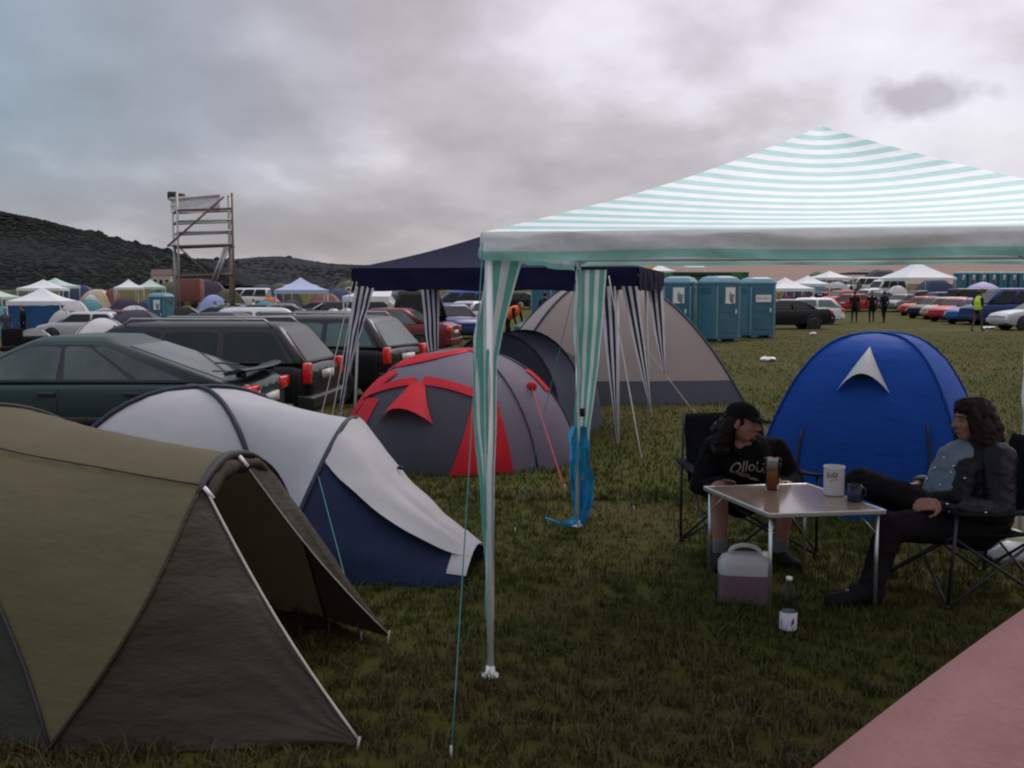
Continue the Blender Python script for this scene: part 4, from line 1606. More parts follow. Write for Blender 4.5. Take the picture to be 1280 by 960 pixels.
pp = [(270, 52, M_WSH, 'visitor in a white top under the scaffold tower'), (283, 58, M_REDC, 'visitor in dark red right of the scaffold'),
      (293, 62, M_DKCLOTH, 'visitor in black by the right scaffold leg'), (318, 70, M_WSH, 'visitor in white beneath the camper van'),
      (30, 52, M_DKCLOTH, 'visitor in black beside the blue-walled party tent'), (8, 48, M_JEAN, 'visitor in blue at the left edge'),
      (972, 66, M_BRN, 'visitor in brown under the marquee by the toilets'), (984, 70, M_REDC, 'visitor in dark red in the crowd by the toilets'),
      (994, 68, M_DKCLOTH, 'visitor in black in the crowd by the toilets'), (1004, 71, M_BRN, 'visitor in brown at the right of the crowd by the toilets'),
      (1014, 74, M_WSH, 'visitor in white at the end of the crowd by the toilets'), (1062, 104, M_DKCLOTH, 'visitor in black under the dark flat tent'),
      (1072, 107, M_BRN, 'visitor in brown under the dark flat tent'), (1084, 104, M_WSH, 'visitor in white under the dark flat tent'),
      (1092, 108, M_DKCLOTH, 'visitor in black right of the one in white'), (1194, 88, M_REDC, 'visitor in dark red beside the far toilet row'),
      (1200, 92, M_DKCLOTH, 'visitor in black beside the far toilet row'), (681, 40, M_DKCLOTH, 'visitor in black beside the pale toilet'),
      (198, 84, M_WSH, 'visitor in white behind the lone toilet'), (208, 86, M_REDC, 'visitor in dark red behind the lone toilet')]
for i, (px, y, m, lb) in enumerate(pp):
    stander('person', lb, spot(px, y), R(40 + 70 * i), m, M_JEAN if i % 2 else M_DKCLOTH, M_HAIRD if i % 3 else M_HAIRL, pose=i % 2,
            H=1.68 + 0.03 * (i % 5), group="visitors among the far tents", voxel=0.035)
c = spot(1226, 74)
t = thing('parasol', 'pale lilac parasol above the cars behind the yellow vest', 'parasol', c)
MB().tube([(0, 0, 0), (0, 0, 2.45)], 0.03, 6).build('pole', M_STEEL, t, local=True)
MB().lathe([(1.15, 2.0), (1.0, 2.12), (0.6, 2.32), (0.02, 2.48)], n=8).build('canopy', mat("lilac_awning", (0.42, 0.38, 0.58), trans=0.2), t, local=True, smooth=False)

# litter
for px, py, s, lb in ((960, 452, 0.28, 'crumpled white paper on the meadow left of the blue tent'), (1016, 419, 0.20, 'white scrap of litter on the meadow above the blue tent'),
                      (1236, 411, 0.45, 'flattened white litter beside the person in the yellow vest')):
    q = G(px, py)
    mb = MB().ell((0, 0, 0.04), (s * 0.75, s * 0.5, 0.05), n=14, m=8)
    mb.v = [crumple(v, 0.05, 9, s * 50) for v in mb.v]
    o = mb.build('litter', mat("litter_white", (0.68, 0.68, 0.68), rough=0.6, var=0.1), local=True, smooth=False)
    o.location = (q.x, q.y, 0.02)
    tag(o, lb, 'litter')

# ================================================================== THE TWO GAZEBOS
GREEN = (0.15, 0.46, 0.37)
WHITE = (0.86, 0.86, 0.86)
M_ROOFS = stripes("roof_stripes", (0.38, 0.70, 0.65), (0.95, 0.95, 0.96), 1, 15.0, 0.50, 0.20, bump=0.15, phase=0.06)
M_DRAPE = stripes("drape_stripes", GREEN, (0.78, 0.78, 0.78), 0, 1.0, 0.46, 0.30, bump=0.5)
M_VAL = stripes("valance_stripes", (0.34, 0.66, 0.58), (0.80, 0.80, 0.80), 1, 1.0, 0.68, 0.40, bump=0.6)
M_NAVY = mat("navy_awning", (0.010, 0.011, 0.036), rough=0.8, spec=0.08, var=0.12, scale=3, trans=0.05, bump=0.2, bscale=4)
M_NDRAPE = stripes("navy_drape_stripes", (0.02, 0.02, 0.05), (0.72, 0.70, 0.74), 0, 1.0, 0.5, 0.2, bump=0.4)
M_ROPE = mat("teal_cord", (0.06, 0.22, 0.20), rough=0.7)
M_ROPEW = mat("pale_cord", (0.42, 0.40, 0.34), rough=0.7)
M_ROPEY = mat("yellow_cord", (0.50, 0.36, 0.05), rough=0.7)


def rope(parent, a, b, m, r=0.0028, sag=0.0):
    pts = [Vector(a).lerp(Vector(b), k / 8) - Vector((0, 0, sag * math.sin(math.pi * k / 8))) for k in range(9)]
    o = MB().tube(pts, r, 5).build('guy_rope', m, parent)
    st = MB().tube([Vector(b) + Vector((0, 0, 0.05)), Vector(b) - Vector((0, 0, 0.05))], 0.006, 5)
    st.build('peg', M_GREYSTEEL, o)
    return o


def drape(parent, top, bot, d, prof, m, sw=0.055, seed=0.0, nrm=None, name='leg_drape', flat=0.012):
    """gathered curtain down a leg: prof = [(s, left, right)] reach along d at fraction s down the leg"""
    d = Vector(d).normalized()
    nr = Vector(nrm or (-d.y, d.x, 0)).normalized()
    rows, uv = [], []
    n = 14
    K = 40
    for i in range(K + 1):
        s = i / K
        lo = float(np.interp(s, [p[0] for p in prof], [p[1] for p in prof]))
        hi = float(np.interp(s, [p[0] for p in prof], [p[2] for p in prof]))
        c = Vector(top).lerp(Vector(bot), s)
        row = []
        for j in range(n + 1):
            u = j / n
            w = lo + (hi - lo) * u
            fold = flat * math.sin(u * 9 + s * 2.5 + seed) + 0.010 * math.sin(u * 4 - s * 9 + seed)
            fold += 0.02 * mnoise.noise(Vector((u * 2 + seed, s * 7, 1)))
            row.append(c + d * w + nr * fold)
            # cloth keeps its stripe width where it is broad and gathers where narrow
            uv.append((u * prof[0][3] if len(prof[0]) > 3 else u * 0.16 / sw, s))
        rows.append(row)
    return MB().grid(rows, uv).build(name, m, parent)


def gazebo_roof(t, cs, pk, mroof, mval, drop, bow=0.06, name='roof', ncols=24, uvval=True):
    r = MB()
    n = 16
    for i in range(4):
        a, b = cs[i], cs[(i + 1) % 4]
        rows, uv = [], []
        for k in range(n + 1):
            s = k / n
            row = []
            for j in range(ncols + 1):
                e = j / ncols
                base = a.lerp(b, e)
                p = pk.lerp(base, s)
                # cloth hangs between the hip bars
                p.z -= bow * math.sin(math.pi * e) * math.sin(math.pi * min(1, s * 0.95)) + 0.045 * math.sin(math.pi * s)
                row.append(p)
                uv.append((e, 1 - s))
            rows.append(row)
        r.grid(rows, uv)
    r.build(name, mroof, t)
    for i in range(4):
        a, b = cs[i], cs[(i + 1) % 4]
        dr = drop[i] if isinstance(drop, tuple) else drop
        out = Vector(((a + b).x / 2 - pk.x, (a + b).y / 2 - pk.y, 0)).normalized()
        rows, uv = [], []
        for k in range(7):
            s = k / 6
            row = []
            for j in range(41):
                e = j / 40
                q = a.lerp(b, e) + out * (0.012 + 0.016 * s * math.sin(e * 31 + i) + 0.02 * mnoise.noise(Vector((e * 12, s * 2, i * 3.0))))
                q.z -= dr * s * (1 + 0.05 * math.sin(e * 17 + i))
                row.append(q)
                uv.append((e, s))
            rows.append(row)
        MB().grid(rows, uv).build('valance', mval, t)


# ---- green and white gazebo over the table
A0 = Vector((-0.098, 4.55, 0))
e2 = Vector((0.191, 0.982, 0)).normalized()
e1 = Vector((e2.y, -e2.x, 0))
S = 3.06
foot = [A0, A0 + e1 * S, A0 + e1 * S + e2 * S, A0 + e2 * S]
ctr = A0 + e1 * S / 2 + e2 * S / 2
GZ = thing('striped_gazebo', 'green and white striped gazebo standing over the camping table', 'gazebo', (ctr.x, ctr.y, 0))
EV = 2.0
cs = [Vector((p.x, p.y, EV)) + (p - ctr).normalized() * 0.03 for p in foot]
gazebo_roof(GZ, cs, Vector((ctr.x, ctr.y, 2.645)), M_ROOFS, M_VAL, (0.122, 0.11, 0.072, 0.11))
for i, p in enumerate(foot):
    MB().tube([(p.x, p.y, 0.0), (p.x, p.y, EV - 0.01)], 0.0155, 10).build('leg', M_STEEL, GZ)
    MB().lathe([(0.0, 0.0), (0.042, 0.002), (0.040, 0.012), (0.022, 0.022), (0.020, 0.05)], (p.x, p.y, 0), 14).build('foot', M_STEEL, GZ)
    q = foot[(i + 1) % 4]
    MB().tube([(p.x, p.y, EV - 0.03), (q.x, q.y, EV - 0.03)], 0.0125, 8).build('eave_bar', M_STEEL, GZ)
    MB().tube([(p.x, p.y, EV - 0.06), (ctr.x, ctr.y, 2.53)], 0.0125, 8).build('hip_bar', M_STEEL, GZ)
Z = lambda p, z: Vector((p.x, p.y, z))
# front left leg: a flap along the eave that narrows fast, and the gathered strip down the leg
drape(GZ, Z(foot[0], 1.99), Z(foot[0], 0.16), e1, [(0, -0.01, 0.165, 2.2), (0.06, -0.02, 0.150), (0.22, -0.03, 0.062), (0.30, -0.03, 0.034), (0.45, -0.03, 0.03), (0.7, -0.022, 0.024), (1, -0.012, 0.014)], M_DRAPE, seed=0.4)
drape(GZ, Z(foot[0], 1.92), Z(foot[0], 0.2), (-e1 * 0.85 + e2 * 0.5), [(0, 0.0, 0.01, 2.0), (0.10, 0.0, 0.04), (0.22, 0.0, 0.12), (0.38, 0.0, 0.11), (0.6, 0, 0.062), (0.85, 0, 0.03), (1, 0, 0.008)], M_DRAPE, seed=2.1)
# back left leg: broad strip
drape(GZ, Z(foot[3], 1.90), Z(foot[3], 0.35), e1, [(0, -0.025, 0.205, 3.2), (0.2, -0.022, 0.185), (0.45, -0.02, 0.15), (0.7, -0.02, 0.10), (1, -0.015, 0.05)], M_DRAPE, seed=1.2)
drape(GZ, Z(foot[3], 1.90), Z(foot[3], 0.35), -e2, [(0, 0.0, 0.16, 2.6), (0.3, 0.0, 0.13), (0.6, 0, 0.09), (1, 0, 0.03)], M_DRAPE, seed=4.2)
drape(GZ, Z(foot[2], 1.90), Z(foot[2], 0.3), -e2, [(0, -0.02, 0.15, 3.0), (0.25, -0.02, 0.12), (0.6, -0.02, 0.08), (1, -0.015, 0.03)], M_DRAPE, seed=3.0)
drape(GZ, Z(foot[1], 1.99), Z(foot[1], 0.2), -e1, [(0, -0.02, 0.16, 2.2), (0.25, -0.02, 0.06), (0.6, -0.02, 0.03), (1, -0.01, 0.012)], M_DRAPE, seed=5.0)
rope(GZ, Z(foot[0], 1.95) - e1 * 0.03, G(564, 948), M_ROPE)
rope(GZ, Z(foot[3], 1.90), G(644, 668), M_ROPE)
rope(GZ, Z(foot[3], 1.20) + e1 * 0.04, G(792, 640), M_ROPE)
rope(GZ, Z(foot[2], 1.95), G(1420, 660), M_ROPE)
gr = MB()
gp = Z(foot[3], 0.86)
gr.box(gp + Vector((0.03, -0.03, 0)), (0.035, 0.02, 0.06))
gr.build('buckle', M_BLACK, GZ)

# blue plastic sheet wound round the foot of its back left leg
wrap = thing('plastic_sheet', 'bright blue plastic sheet wrapped round the back left gazebo leg', 'plastic sheet', (foot[3].x, foot[3].y, 0))
rings = []
for py, x0, x1, fwd in ((533, 714, 734, -.02), (545, 711, 737, -.02), (560, 712, 738, -.02), (575, 711, 737, -.015), (590, 712, 740, 0), (600, 713, 743, .03),
                        (612, 713, 742, .05), (625, 716, 741, .055), (638, 717, 738, .055), (650, 719, 734, .05), (660, 722, 731, .045), (667, 725, 729, .04)):
    yy = foot[3].y + fwd
    l_, r_ = P(x0, py, yy), P(x1, py, yy)
    ring = []
    for k in range(26):
        a = 2 * math.pi * k / 26
        u = 0.5 - 0.5 * math.cos(a)
        q = l_.lerp(r_, u)
        fold = 0.013 * math.sin(u * 17 + py * 0.05) + 0.007 * math.sin(u * 31 - py * 0.11)
        q.y += 0.020 * math.sin(a) * (-1 if a < math.pi else -0.6) + fold
        q.x += 0.005 * math.sin(py * 0.33 + a)
        q.z = max(q.z, 0.006)
        ring.append(q)
    rings.append(ring)
M_BPL = mat("blue_plastic", (0.02, 0.34, 0.66), rough=0.3, spec=0.5, var=0.25, scale=9, trans=0.3, tint=(0.08, 0.50, 0.80), bump=0.5, bscale=18)
MB().loft(rings, caps=False).build('wrapped_sheet', M_BPL, wrap, autosmooth=28)
tail = [P(722, 648, foot[3].y + .04), P(712, 653, 7.2), P(700, 655, 7.15), P(690, 650, 7.1), P(682, 648, 7.05)]
rows = []
for i, p in enumerate(tail):
    w = (0.085, 0.06, 0.030, 0.016, 0.026)[i]
    rows.append([p + Vector((0.01 * math.sin(j), -0.03 * math.sin(j * 1.9), (j / 4 - 0.5) * w)) for j in range(5)])
MB().grid(rows).build('loose_tail', M_BPL, wrap)

# ---- navy gazebo behind
nl = [Vector((-1.90, 12.3, 0)), Vector((1.22, 11.75, 0)), Vector((1.96, 14.6, 0)), Vector((-1.13, 15.25, 0))]
nc = sum(nl, Vector()) / 4
NG = thing('navy_gazebo', 'navy blue gazebo with navy and white striped leg strips, behind the striped gazebo', 'gazebo', (nc.x, nc.y, 0))
NE = 2.02
ncs = [Vector((p.x, p.y, NE)) + (p - nc).normalized() * 0.10 for p in nl]
ncs[0] = P(441, 336, 12.25)
ncs[1] = P(797, 336, 11.65)
ncs[2] = P(829, 340, 14.6)
for q in ncs:
    q.z = NE
gazebo_roof(NG, ncs, Vector((nc.x + 0.05, nc.y, 2.62)), M_NAVY, M_NAVY, 0.26, bow=0.03)
for i, p in enumerate(nl):
    top = Vector((p.x, p.y, NE)).lerp(Vector((nc.x, nc.y, NE)), 0.05 if i != 1 else 0.02)
    MB().tube([(p.x, p.y, 0), top], 0.016, 8).build('leg', M_STEEL, NG)
    q = nl[(i + 1) % 4]
    MB().tube([Vector((p.x, p.y, NE - 0.05)).lerp(Vector((nc.x, nc.y, NE)), 0.05), Vector((q.x, q.y, NE - 0.05)).lerp(Vector((nc.x, nc.y, NE)), 0.05)], 0.014, 8).build('eave_bar', M_STEEL, NG)
    MB().tube([top - Vector((0, 0, 0.06)), (nc.x, nc.y, 2.50)], 0.014, 8).build('hip_bar', M_STEEL, NG)
ndx = (nl[1] - nl[0]).normalized()
ndy = (nl[3] - nl[0]).normalized()
b0 = nl[0]
drape(NG, P(447, 358, 12.2), P(424, 522, 12.3), ndx, [(0, -0.03, 0.13, 2.2), (0.3, -0.03, 0.09), (0.6, -0.02, 0.05), (1, -0.01, 0.02)], M_NDRAPE, seed=0.2, flat=0.006)
drape(NG, P(463, 360, 12.1), P(436, 470, 12.2), ndx, [(0, -0.05, 0.05, 1.5), (0.5, -0.03, 0.02), (1, -0.01, 0.005)], M_NDRAPE, seed=0.9, flat=0.006)
drape(NG, P(531, 360, 15.1), P(546, 520, 15.2), ndx, [(0, -0.06, 0.20, 3.2), (0.4, -0.05, 0.13), (1, -0.01, 0.03)], M_NDRAPE, seed=1.2, flat=0.006)
drape(NG, P(758, 358, 11.6), P(772, 558, 11.7), ndx, [(0, -0.07, 0.10, 2.2), (0.4, -0.06, 0.07), (0.8, -0.02, 0.02), (1, -0.004, 0.004)], M_NDRAPE, seed=2.2, flat=0.006)
drape(NG, P(788, 358, 11.6), P(815, 520, 12.0), ndx, [(0, -0.10, 0.08, 2.4), (0.45, -0.07, 0.055), (0.85, -0.02, 0.015), (1, -0.004, 0.004)], M_NDRAPE, seed=3.1, flat=0.006)
drape(NG, P(820, 358, 14.5), P(831, 470, 14.6), ndx, [(0, -0.12, 0.10, 2.5), (0.5, -0.09, 0.06), (1, -0.01, 0.01)], M_NDRAPE, seed=4.0, flat=0.006)
rope(NG, P(761, 345, 11.6), G(802, 574), M_ROPEW, 0.008)
rope(NG, P(441, 352, 12.2), G(392, 560), M_ROPEW, 0.006)
rope(NG, P(446, 352, 12.2), G(408, 560), M_ROPEW, 0.006)

# ================================================================== NEAR TENTS
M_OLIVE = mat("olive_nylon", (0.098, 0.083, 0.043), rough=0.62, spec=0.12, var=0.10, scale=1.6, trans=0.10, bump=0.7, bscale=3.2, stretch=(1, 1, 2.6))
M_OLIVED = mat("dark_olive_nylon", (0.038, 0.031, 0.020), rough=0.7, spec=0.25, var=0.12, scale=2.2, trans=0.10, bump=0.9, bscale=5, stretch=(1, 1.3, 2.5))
M_SLEEVE = mat("black_sleeve", (0.022, 0.020, 0.022), rough=0.7, var=0.2)
M_LGREY = mat("silver_nylon", (0.44, 0.43, 0.445), rough=0.55, spec=0.12, var=0.05, scale=2.5, trans=0.18, bump=0.3, bscale=6)
M_NBLUE = mat("slate_navy_nylon", (0.014, 0.025, 0.062), rough=0.6, spec=0.12, var=0.12, scale=2.5, trans=0.12, bump=0.4, bscale=7)
M_SLEEVEN = mat("navy_sleeve", (0.014, 0.016, 0.034), rough=0.65, var=0.15)
M_INNER = mat("tent_inner_dark", (0.030, 0.022, 0.016), rough=0.9, var=0.2)


def wrk(p, amp, seed, f=(3.0, 3.0, 7.0)):
    return p + mnoise.noise_vector(Vector((p.x * f[0] + seed, p.y * f[1], p.z * f[2]))) * amp


def loft_hoops(hoops, per=8, sag=0.03, wr=0.006, seed=0.0, fold=0.007):
    """cloth stretched from hoop to hoop"""
    rows = []
    for i in range(len(hoops) - 1):
        a, b = hoops[i], hoops[i + 1]
        for k in range(per + (1 if i == len(hoops) - 2 else 0)):
            s = k / per
            row = []
            for ii, (p, q) in enumerate(zip(a, b)):
                r = p.lerp(q, s)
                # tension creases run from hoop to hoop
                cr_ = math.sin(ii * 2.3 + seed) * math.sin(ii * 0.9 + seed * 2) * fold * math.sin(math.pi * s)
                r = r + Vector((0, -cr_ * 0.7, cr_))
                c = (a[0] + a[-1] + b[0] + b[-1]) / 4
                inw = Vector((c.x - r.x, c.y - r.y, -r.z * 0.8)) * 0.3
                r = r + inw * sag * math.sin(math.pi * s) * 3
                if r.z > 0.05:
                    r = wrk(r, wr, seed)
                row.append(r)
            rows.append(row)
    return rows


def hoop(c, half, H, d, n=28, e=0.75):
    c = Vector(c)
    d = Vector((d[0], d[1], 0)).normalized()
    out = []
    for i in range(n + 1):
        a = math.pi * i / n
        out.append(c - d * (half * math.cos(a)) + Vector((0, 0, H * max(0, math.sin(a)) ** e)))
    return out


# ---- olive tunnel tent, lower left
OT = thing('tunnel_tent', 'olive green tunnel tent with an open dark porch, lower left foreground', 'tent', (-2.4, 4.9, 0))
hf = catmull([(-1.76, 3.74, 0), (-1.55, 3.82, .30), (-1.40, 3.95, .58), (-1.325, 4.20, .85), (-1.30, 4.42, .965), (-1.27, 4.62, 1.0), (-1.20, 4.84, .955), (-1.14, 5.05, .80), (-1.08, 5.25, .46), (-1.0, 5.4, 0)], 36)
hb = hoop((-2.75, 5.22, 0), 1.05, 1.16, (0.42, 0.91), 36)
hr = hoop((-4.1, 5.75, 0), 0.95, 0.95, (0.42, 0.91), 36)
he = hoop((-5.0, 6.1, 0), 0.5, 0.10, (0.42, 0.91), 36)
body = loft_hoops([hf, hb, hr, he], 10, 0.035, 0.010, 1.0)


def cut(row, j):
    j = max(0.0, min(len(row) - 1.0, j))
    k = min(int(j), len(row) - 2)
    return row[k].lerp(row[k + 1], j - k)


bound = [min(21.0, 0.4 + i * 1.45) for i in range(len(body))]
MB().grid([[cut(r, jb + (len(r) - 1 - jb) * k / 30) for k in range(31)] for r, jb in zip(body, bound)]).build('fly', M_OLIVE, OT)
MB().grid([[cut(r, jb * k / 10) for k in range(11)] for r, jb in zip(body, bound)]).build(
    'flank_panel', mat("deep_olive_nylon", (0.036, 0.035, 0.026), rough=0.75, spec=0.12, var=0.12, scale=2, bump=0.8, bscale=4, stretch=(1, 1, 2.6)), OT)  # separate panel of darker nylon below the strap
seam = MB()
for fr in (0.40,):
    k = int(36 * fr)
    seam.tube([r[k] + Vector((0, -0.004, 0.004)) for r in body], 0.004, 5)
seam.build('seam', M_OLIVED, OT)
for h, r in ((hf, 0.009), (hb, 0.012), (hr, 0.012)):
    MB().tube([p + Vector((0, -0.004, 0.004)) for p in h], r, 7).build('pole_sleeve', M_OLIVED if h is hf else M_SLEEVE, OT)
MB().tube([p + Vector((0.0, -0.004, 0.006)) for p in hf[13:25]], [0.009 + 0.014 * math.sin(math.pi * k / 11) for k in range(12)], 8).build('pole_sleeve', M_SLEEVE, OT)
# diagonal pole on the near flank
dg = [cut(body[i], bound[i]) + Vector((0, -0.008, 0.005)) for i in range(0, 15)]
MB().tube(dg, 0.008, 6).build('flank_strap', M_SLEEVE, OT)
S1, S2 = G(450, 940) + Vector((0, 0, .03)), G(487, 806) + Vector((0, 0, .04))
na = hf[0:15]
rows = []
for k in range(15):
    s = k / 14
    row = []
    for i, p in enumerate(na):
        q = p.lerp(S1, s)
        q.z -= 0.06 * math.sin(math.pi * s) * (i / 14)
        q.y += 0.05 * math.sin(math.pi * s) * math.sin(math.pi * i / 14) + 0.016 * math.sin(i * 2.2 + s) * math.sin(math.pi * s) * s
        if q.z > 0.03 and 0 < i < 14:
            q = wrk(q, 0.020, 3.0, (3, 3, 9))
        row.append(q)
    rows.append(row)
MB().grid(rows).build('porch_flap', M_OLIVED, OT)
fa = hf[21:37]
rows = []
for k in range(15):
    s = k / 14
    row = []
    for i, p in enumerate(fa):
        q = p.lerp(S2, s)
        q.z -= 0.05 * math.sin(math.pi * s) * (1 - i / 15)
        q.x += 0.014 * math.sin(i * 2.0 + s) * math.sin(math.pi * s)
        if q.z > 0.03 and 0 < i < 15:
            q = wrk(q, 0.012, 5.0, (4, 4, 5))
        row.append(q)
    rows.append(row)
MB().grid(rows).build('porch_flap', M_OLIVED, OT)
MB().tube([na[-1].lerp(S1, k / 10) - Vector((0, 0, 0.06 * math.sin(math.pi * k / 10) - 0.012)) for k in range(11)], 0.0055, 6).build('zip_edge', M_ROPEW, OT)
MB().tube([fa[0].lerp(S2, k / 10) - Vector((0, 0, 0.05 * math.sin(math.pi * k / 10) - 0.010)) for k in range(11)], 0.0028, 6).build('zip_edge', M_ROPEW, OT)
# rolled door hanging under the hoop, inner tent behind
rol = [p + Vector((0.015, 0.01, -0.045)) for p in hf[12:26]]
MB().tube([crumple(p, 0.016, 13) for p in rol], [0.018 + 0.018 * math.sin(math.pi * k / 13) + 0.006 * math.sin(k * 2.3) for k in range(14)], 9).build('rolled_door', M_INNER, OT)
inn = [(p - Vector((0.42, -0.16, 0))) for p in hf]
cc = sum(inn, Vector()) / len(inn)
MB().grid([[cc.lerp(p, s) - Vector((0, 0, 0.03)) for p in inn] for s in (0.02, 0.5, 0.96)]).build('inner_door', M_INNER, OT)
for p in (na[-1], fa[0]):
    tg = MB().tube([p + Vector((0.015, -0.03, 0.0)), p + Vector((0.05, -0.02, -0.05))], 0.009, 7)
    tg.build('toggle', M_STEEL, OT)
for q in (S1, S2):
    MB().tube([q + Vector((0, 0, 0.03)), q - Vector((0.02, 0, 0.08))], 0.006, 6).build('peg', M_GREYSTEEL, OT)
rope(OT, hb[8], G(-70, 900), M_ROPEW)

# ---- white and navy tent behind it
WT = thing('dome_tent', 'pale grey dome tent with a long navy porch, between the olive and red tents', 'tent', (-2.2, 7.4, 0))
pk = Vector((-2.26, 7.40, 1.05))
fNR, fFR, fFL, fNL = Vector((-1.50, 6.45, 0)), Vector((-1.25, 8.15, 0)), Vector((-3.0, 8.45, 0)), Vector((-3.35, 6.75, 0))
cur = [pole_curve(pk, q, 16, 2.5) for q in (fNR, fFR, fFL, fNL)]
fl = MB()
for i in (1, 2, 3):
    fl.grid(patch(cur[i], cur[(i + 1) % 4], 12, 0.03, Vector((-2.2, 7.4, 0)), 0.012, i))
fl.build('fly', M_LGREY, WT)
lowb = MB()
arch = list(reversed(cur[0])) + cur[1][1:]
NN = len(arch) - 1
ph = catmull([(-1.38, 6.02, 0), (-1.32, 6.10, .30), (-1.20, 6.30, .62), (-1.12, 6.55, .82), (-1.07, 6.80, .895), (-1.02, 7.05, .83), (-.97, 7.32, .6), (-.93, 7.5, .3), (-.9, 7.62, 0)], NN)
MB().grid(loft_hoops([arch, ph], 14, 0.035, 0.008, 2.0)).build('porch_roof', M_LGREY, WT)
nose = [Vector((-.31, 5.93, 0.0)).lerp(Vector((-.20, 6.62, 0.0)), i / NN) + Vector((0.03, 0, 0.17 * math.sin(math.pi * i / NN) ** 0.6)) for i in range(NN + 1)]
k1, k2 = int(NN * 0.31), int(NN * 0.86)
fr = loft_hoops([ph, nose], 18, 0.05, 0.012, 4.0)
# the pale door bellies out between navy sides
MB().grid([r[:k1 + 1] for r in fr]).build('porch_side', M_NBLUE, WT)
MB().grid([r[k2:] for r in fr]).build('porch_side', M_NBLUE, WT)
rows = []
for i, r in enumerate(fr):
    s = i / (len(fr) - 1)
    rr = []
    ext = int(round(6 * math.sin(math.pi * min(1, s * 1.15)) ** 0.8)) if s < 0.87 else 0
    seg = r[k1:k2 + 1]
    rr = []
    for jx, p in enumerate(seg):
        ww = jx / (len(seg) - 1)
        gth = 0.016 * math.sin(jx * 2.4) * s ** 1.5 * (1 - s) * 3
        bl = math.sin(math.pi * s) ** 0.8 * max(0, 1 - ww * 1.15)
        rr.append(wrk(p + Vector((0.006 - gth, -0.008 - 0.15 * bl - gth, 0.008 - 0.06 * bl + gth)), 0.012, 8.0, (3, 9, 3)))
    rows.append(rr)
MB().grid(rows).build('porch_door', M_LGREY, WT)
MB().grid([[p + Vector((0.008, -0.008, 0.006)) for p in r[2:-2]] for r in fr[-3:]]).build('nose_patch', M_LGREY, WT)
MB().tube([p + Vector((0, 0, 0.008)) for p in ph], 0.017, 7).build('pole_sleeve', M_SLEEVEN, WT)
for a, b in ((0, 2), (1, 3)):
    MB().tube([p + (p - Vector((-2.2, 7.4, 0.2))).normalized() * 0.010 for p in (list(reversed(cur[a])) + cur[b][1:])], 0.019, 7).build('pole_sleeve', M_SLEEVEN, WT)
MB().tube([(p + Vector((0.005, -0.008, 0.014))) for p in [r[k2] for r in fr]], 0.005, 5).build('zip_edge', M_ROPEY, WT)
vm = MB().ell(fr[7][int((k1 + k2) / 2) - 1] + Vector((0.01, -0.02, 0.012)), (0.026, 0.01, 0.014))
vm.build('vent_toggle', M_SLEEVEN, WT)
base = MB()
q = [fNL, fNR]
rope(WT, ph[int(NN * .5)], G(592, 690), M_ROPEY, 0.0035)
rope(WT, ph[int(NN * .25)], G(452, 800), M_ROPE, 0.0025)

# ---- red and grey geodesic tent
RC = Vector((-0.55, 10.95, 0))
RT = thing('geodesic_tent', 'grey geodesic tent with bright red panels and a small red door hood', 'tent', RC)
M_GREYN = mat("mauve_grey_nylon", (0.150, 0.130, 0.165), rough=0.6, spec=0.12, var=0.08, scale=2, trans=0.10, bump=0.35, bscale=6)
M_GREYD = mat("dark_grey_nylon", (0.060, 0.056, 0.070), rough=0.65, spec=0.12, var=0.10, scale=2, trans=0.1, bump=0.35, bscale=6)
M_RED = mat("red_nylon", (0.55, 0.022, 0.035), rough=0.55, spec=0.12, var=0.12, scale=3, trans=0.2, bump=0.3, bscale=7)


def rdome(th, el, off=0.0):
    """th: bearing round the tent (0 = towards the camera, + to the right); el: 0 ground .. 1 top"""
    a = el * math.pi / 2
    k = 1 + 0.035 * math.cos(6 * th)
    r = 1.26 * k * math.cos(a) ** 0.95 + off
    z = 1.15 * math.sin(a) ** 1.12 + off * 0.5
    return RC + Vector((r * math.sin(th), -r * math.cos(th), z))


def rpatch(th0, th1, el0, el1, off, n=12, m=10):
    return [[rdome(th0 + (th1 - th0) * j / n, el0 + (el1 - el0) * i / m, off) for j in range(n + 1)] for i in range(m + 1)]


MB().grid([[wrk(rdome(2 * math.pi * j / 72, i / 18 if i < 18 else 0.9999), 0.006, 2.0) if i else rdome(2 * math.pi * j / 72, 0) for j in range(73)] for i in range(19)]).build('fly', M_GREYN, RT)


def rstrip(pts, w, off, name, m, gaps=None):
    pts = [rdome(a, e, off) for a, e in pts]
    MB().tube(pts, w, 6).build(name, m, RT)


T = lambda d: R(d)
# arched door zone to the camera's left with its dark panel, red surround and red door leaf
MB().grid(rpatch(T(-55), T(24), 0.0, 0.52, 0.012, 20, 12)).build('door_panel', M_GREYD, RT)


def redzone(fth0, fth1, el0, el1, off=0.022, n=8, m=12, name='red_panel'):
    rows = []
    for i in range(m + 1):
        e = el0 + (el1 - el0) * i / m
        a, b = fth0(i / m), fth1(i / m)
        rows.append([rdome(T(a + (b - a) * j / n), e, off) for j in range(n + 1)])
    return MB().grid(rows).build(name, M_RED, RT)


redzone(lambda s: -2 + 12 * s, lambda s: 27 - 4 * s, 0.0, 0.46, name='red_door_leaf')
redzone(lambda s: -62 + 3 * s, lambda s: -50 + 2 * s, 0.0, 0.42)
# arched red trim over the door
for seg in ((-64, -30), (-24, 24)):
    rows = []
    for j in range(15):
        th = seg[0] + (seg[1] - seg[0]) * j / 14
        e = 0.40 + 0.155 * (1 - ((th + 22) / 46) ** 2)
        rows.append([rdome(T(th), e + d, 0.032) for d in (-0.028, 0.0, 0.03)])
    MB().grid(rows).build('door_trim', M_RED, RT)
